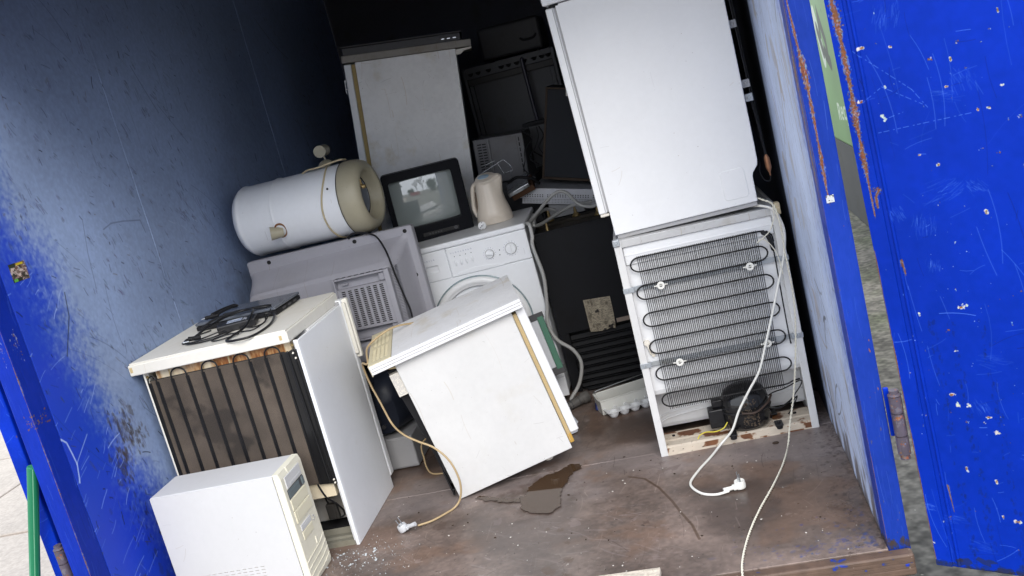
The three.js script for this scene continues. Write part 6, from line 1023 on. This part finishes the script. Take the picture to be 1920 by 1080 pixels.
{ // shattered glass and crumbs
  const R = rng(88), glass = [], crumbs = [];
  for (let i = 0; i < 230; i++) { const a = R(), x = -1.46 + 0.2 * (R() + R() + R() - 1.5) + 0.08 * a, z = -3.1 + 0.16 * (R() + R() + R() - 1.5), s = 0.0012 + 0.0028 * R() * R(); glass.push(new THREE.TetrahedronGeometry(s, 0).rotateX(R() * 6).rotateY(R() * 6).translate(x, s * 0.5 + 0.0005, z)); }
  for (let i = 0; i < 22; i++) { const s = 0.003 + 0.005 * R(); glass.push(new THREE.BoxGeometry(s * 1.4, 0.002, s).rotateY(R() * 6).rotateX(R() * 0.6).translate(-1.47 + 0.2 * (R() - 0.5), 0.003, -3.1 + 0.14 * (R() - 0.5))); }
  const g = part('broken_glass', glass, phys({ color: lin(0.46, 0.49, 0.5), roughness: 0.08, ior: 1.5 }), scene, { kind: 'stuff', label: 'glittering bits of broken glass on the floor beside the computer tower', category: 'broken glass' });
  for (let i = 0; i < 110; i++) { const s = 0.001 + 0.0026 * R() * R(); crumbs.push(new THREE.IcosahedronGeometry(s, 0).scale(1.5, 0.5, 1).rotateY(R() * 6).translate(-1.4 + 1.66 * R(), s * 0.4, -2.66 - 1.1 * R())); }
  part('debris', crumbs, std({ color: lin(0.6, 0.57, 0.52), roughness: 0.9 }), scene, { kind: 'stuff', label: 'pale crumbs scattered over the brown container floor', category: 'debris' });
  const dk = []; for (let i = 0; i < 60; i++) { const s = 0.0015 + 0.004 * R() * R(); dk.push(new THREE.IcosahedronGeometry(s, 0).scale(1.6, 0.6, 1).rotateY(R() * 6).translate(-1.4 + 1.66 * R(), s * 0.4, -2.66 - 1.0 * R())); }
  dk.push(new THREE.IcosahedronGeometry(0.008, 1).scale(1.6, 0.6, 1).translate(0.09, 0.004, -3.49));
  part('dark_debris', dk, std({ color: lin(0.04, 0.025, 0.016), roughness: 0.9 }), scene, { kind: 'stuff', label: 'dark crumbs and rust flakes scattered over the container floor', category: 'debris' });
}

// ------------------------------------------------------------------ the yard that the small screen mirrors
function leafCrown(R, n, rad, h, y0, size) {
  const gs = []; const lobes = Array.from({ length: 14 }, () => [(R() - 0.5) * rad * 1.3, y0 + h * (0.15 + 0.8 * R()), (R() - 0.5) * rad * 1.3, rad * (0.3 + 0.3 * R())]);
  for (let i = 0; i < n; i++) { const l = lobes[Math.floor(R() * 14)], a = R() * 6.28, b = Math.acos(2 * R() - 1), q = l[3] * Math.cbrt(R()); gs.push(new THREE.PlaneGeometry(size, size * 0.6).rotateX(R() * 6).rotateY(R() * 6).translate(l[0] + q * Math.sin(b) * Math.cos(a), l[1] + q * Math.cos(b), l[2] + q * Math.sin(b) * Math.sin(a))); }
  return gs;
}
{
  const bark = std({ color: lin(0.07, 0.055, 0.045), roughness: 0.95 }), leaf = std({ color: lin(0.05, 0.075, 0.035), roughness: 0.9, side: THREE.DoubleSide });
  const bare = (x, z, h, seed, label) => {
    const R = rng(seed), t = thing('bare_tree', label, 'tree', [x, GY, z]), gs = [];
    const grow = (p, d, len, r, lv) => { const q = p.clone().addScaledVector(d, len), g = new THREE.CylinderGeometry(r * 0.62, r, len, 6, 1, true).translate(0, len / 2, 0); g.applyQuaternion(new THREE.Quaternion().setFromUnitVectors(V(0, 1, 0), d)); g.translate(p.x, p.y, p.z); gs.push(g); if (lv === 0) return; const k = lv > 3 ? 3 : 3; for (let i = 0; i < k; i++) { const nd = d.clone().add(V((R() - 0.5) * 1.3, 0.15 + 0.3 * R(), (R() - 0.5) * 1.3)).normalize(); grow(q.clone().addScaledVector(d, -len * 0.25 * R()), nd, len * (0.62 + 0.2 * R()), r * 0.6, lv - 1); } };
    grow(V(0, 0, 0), V(0, 1, 0), h * 0.3, h * 0.022, 5); part('trunk', gs.slice(0, 1), bark, t); part('branches', gs.slice(1), bark, t);
  };
  bare(6.2, 18, 9, 1, 'tall bare tree mirrored near the middle of the small television screen'); bare(4.2, 24, 10, 2, 'bare tree farther off in the small screen mirror image');
  const bush = (x, z, h, seed, label) => { const R = rng(seed), t = thing('evergreen_tree', label, 'tree', [x, GY, z]); part('trunk', new THREE.CylinderGeometry(0.1, 0.18, h * 0.4, 8).translate(0, h * 0.2, 0), bark, t); part('crown', leafCrown(R, 2600, h * 0.7, h * 0.85, h * 0.1, 0.3), leaf, t); };
  bush(10, 16, 5.5, 3, 'large dark evergreen mirrored at the right of the small television screen'); bush(0.6, 30, 4, 4, 'low evergreen mirrored at the left in the small television screen'); bush(14, 22, 6, 6, 'evergreen at the far right of the mirrored yard');
  const s = thing('red_skip', 'red skip with pale load mirrored small in the television screen', 'skip', [1.6, GY, 16], [0, 12, 0]);
  part('body', extX([[-1, 0.12], [-1.3, 1.3], [1.3, 1.3], [1, 0.12]], -1.9, 1.9, 0.02), std({ color: lin(0.4, 0.03, 0.03), roughness: 0.5 }), s);
  part('rim', [bx(-1.98, 1.98, 1.3, 1.4, 1.2, 1.34, 0.02), bx(-1.98, 1.98, 1.3, 1.4, -1.34, -1.2, 0.02)], std({ color: lin(0.35, 0.03, 0.03), roughness: 0.5 }), s);
  for (const x of [-1.3, 1.3]) part('skid', bx(x - 0.1, x + 0.1, 0, 0.14, -1, 1, 0.01), M.blackMatte, s);
}

renderer.render(scene, camera);
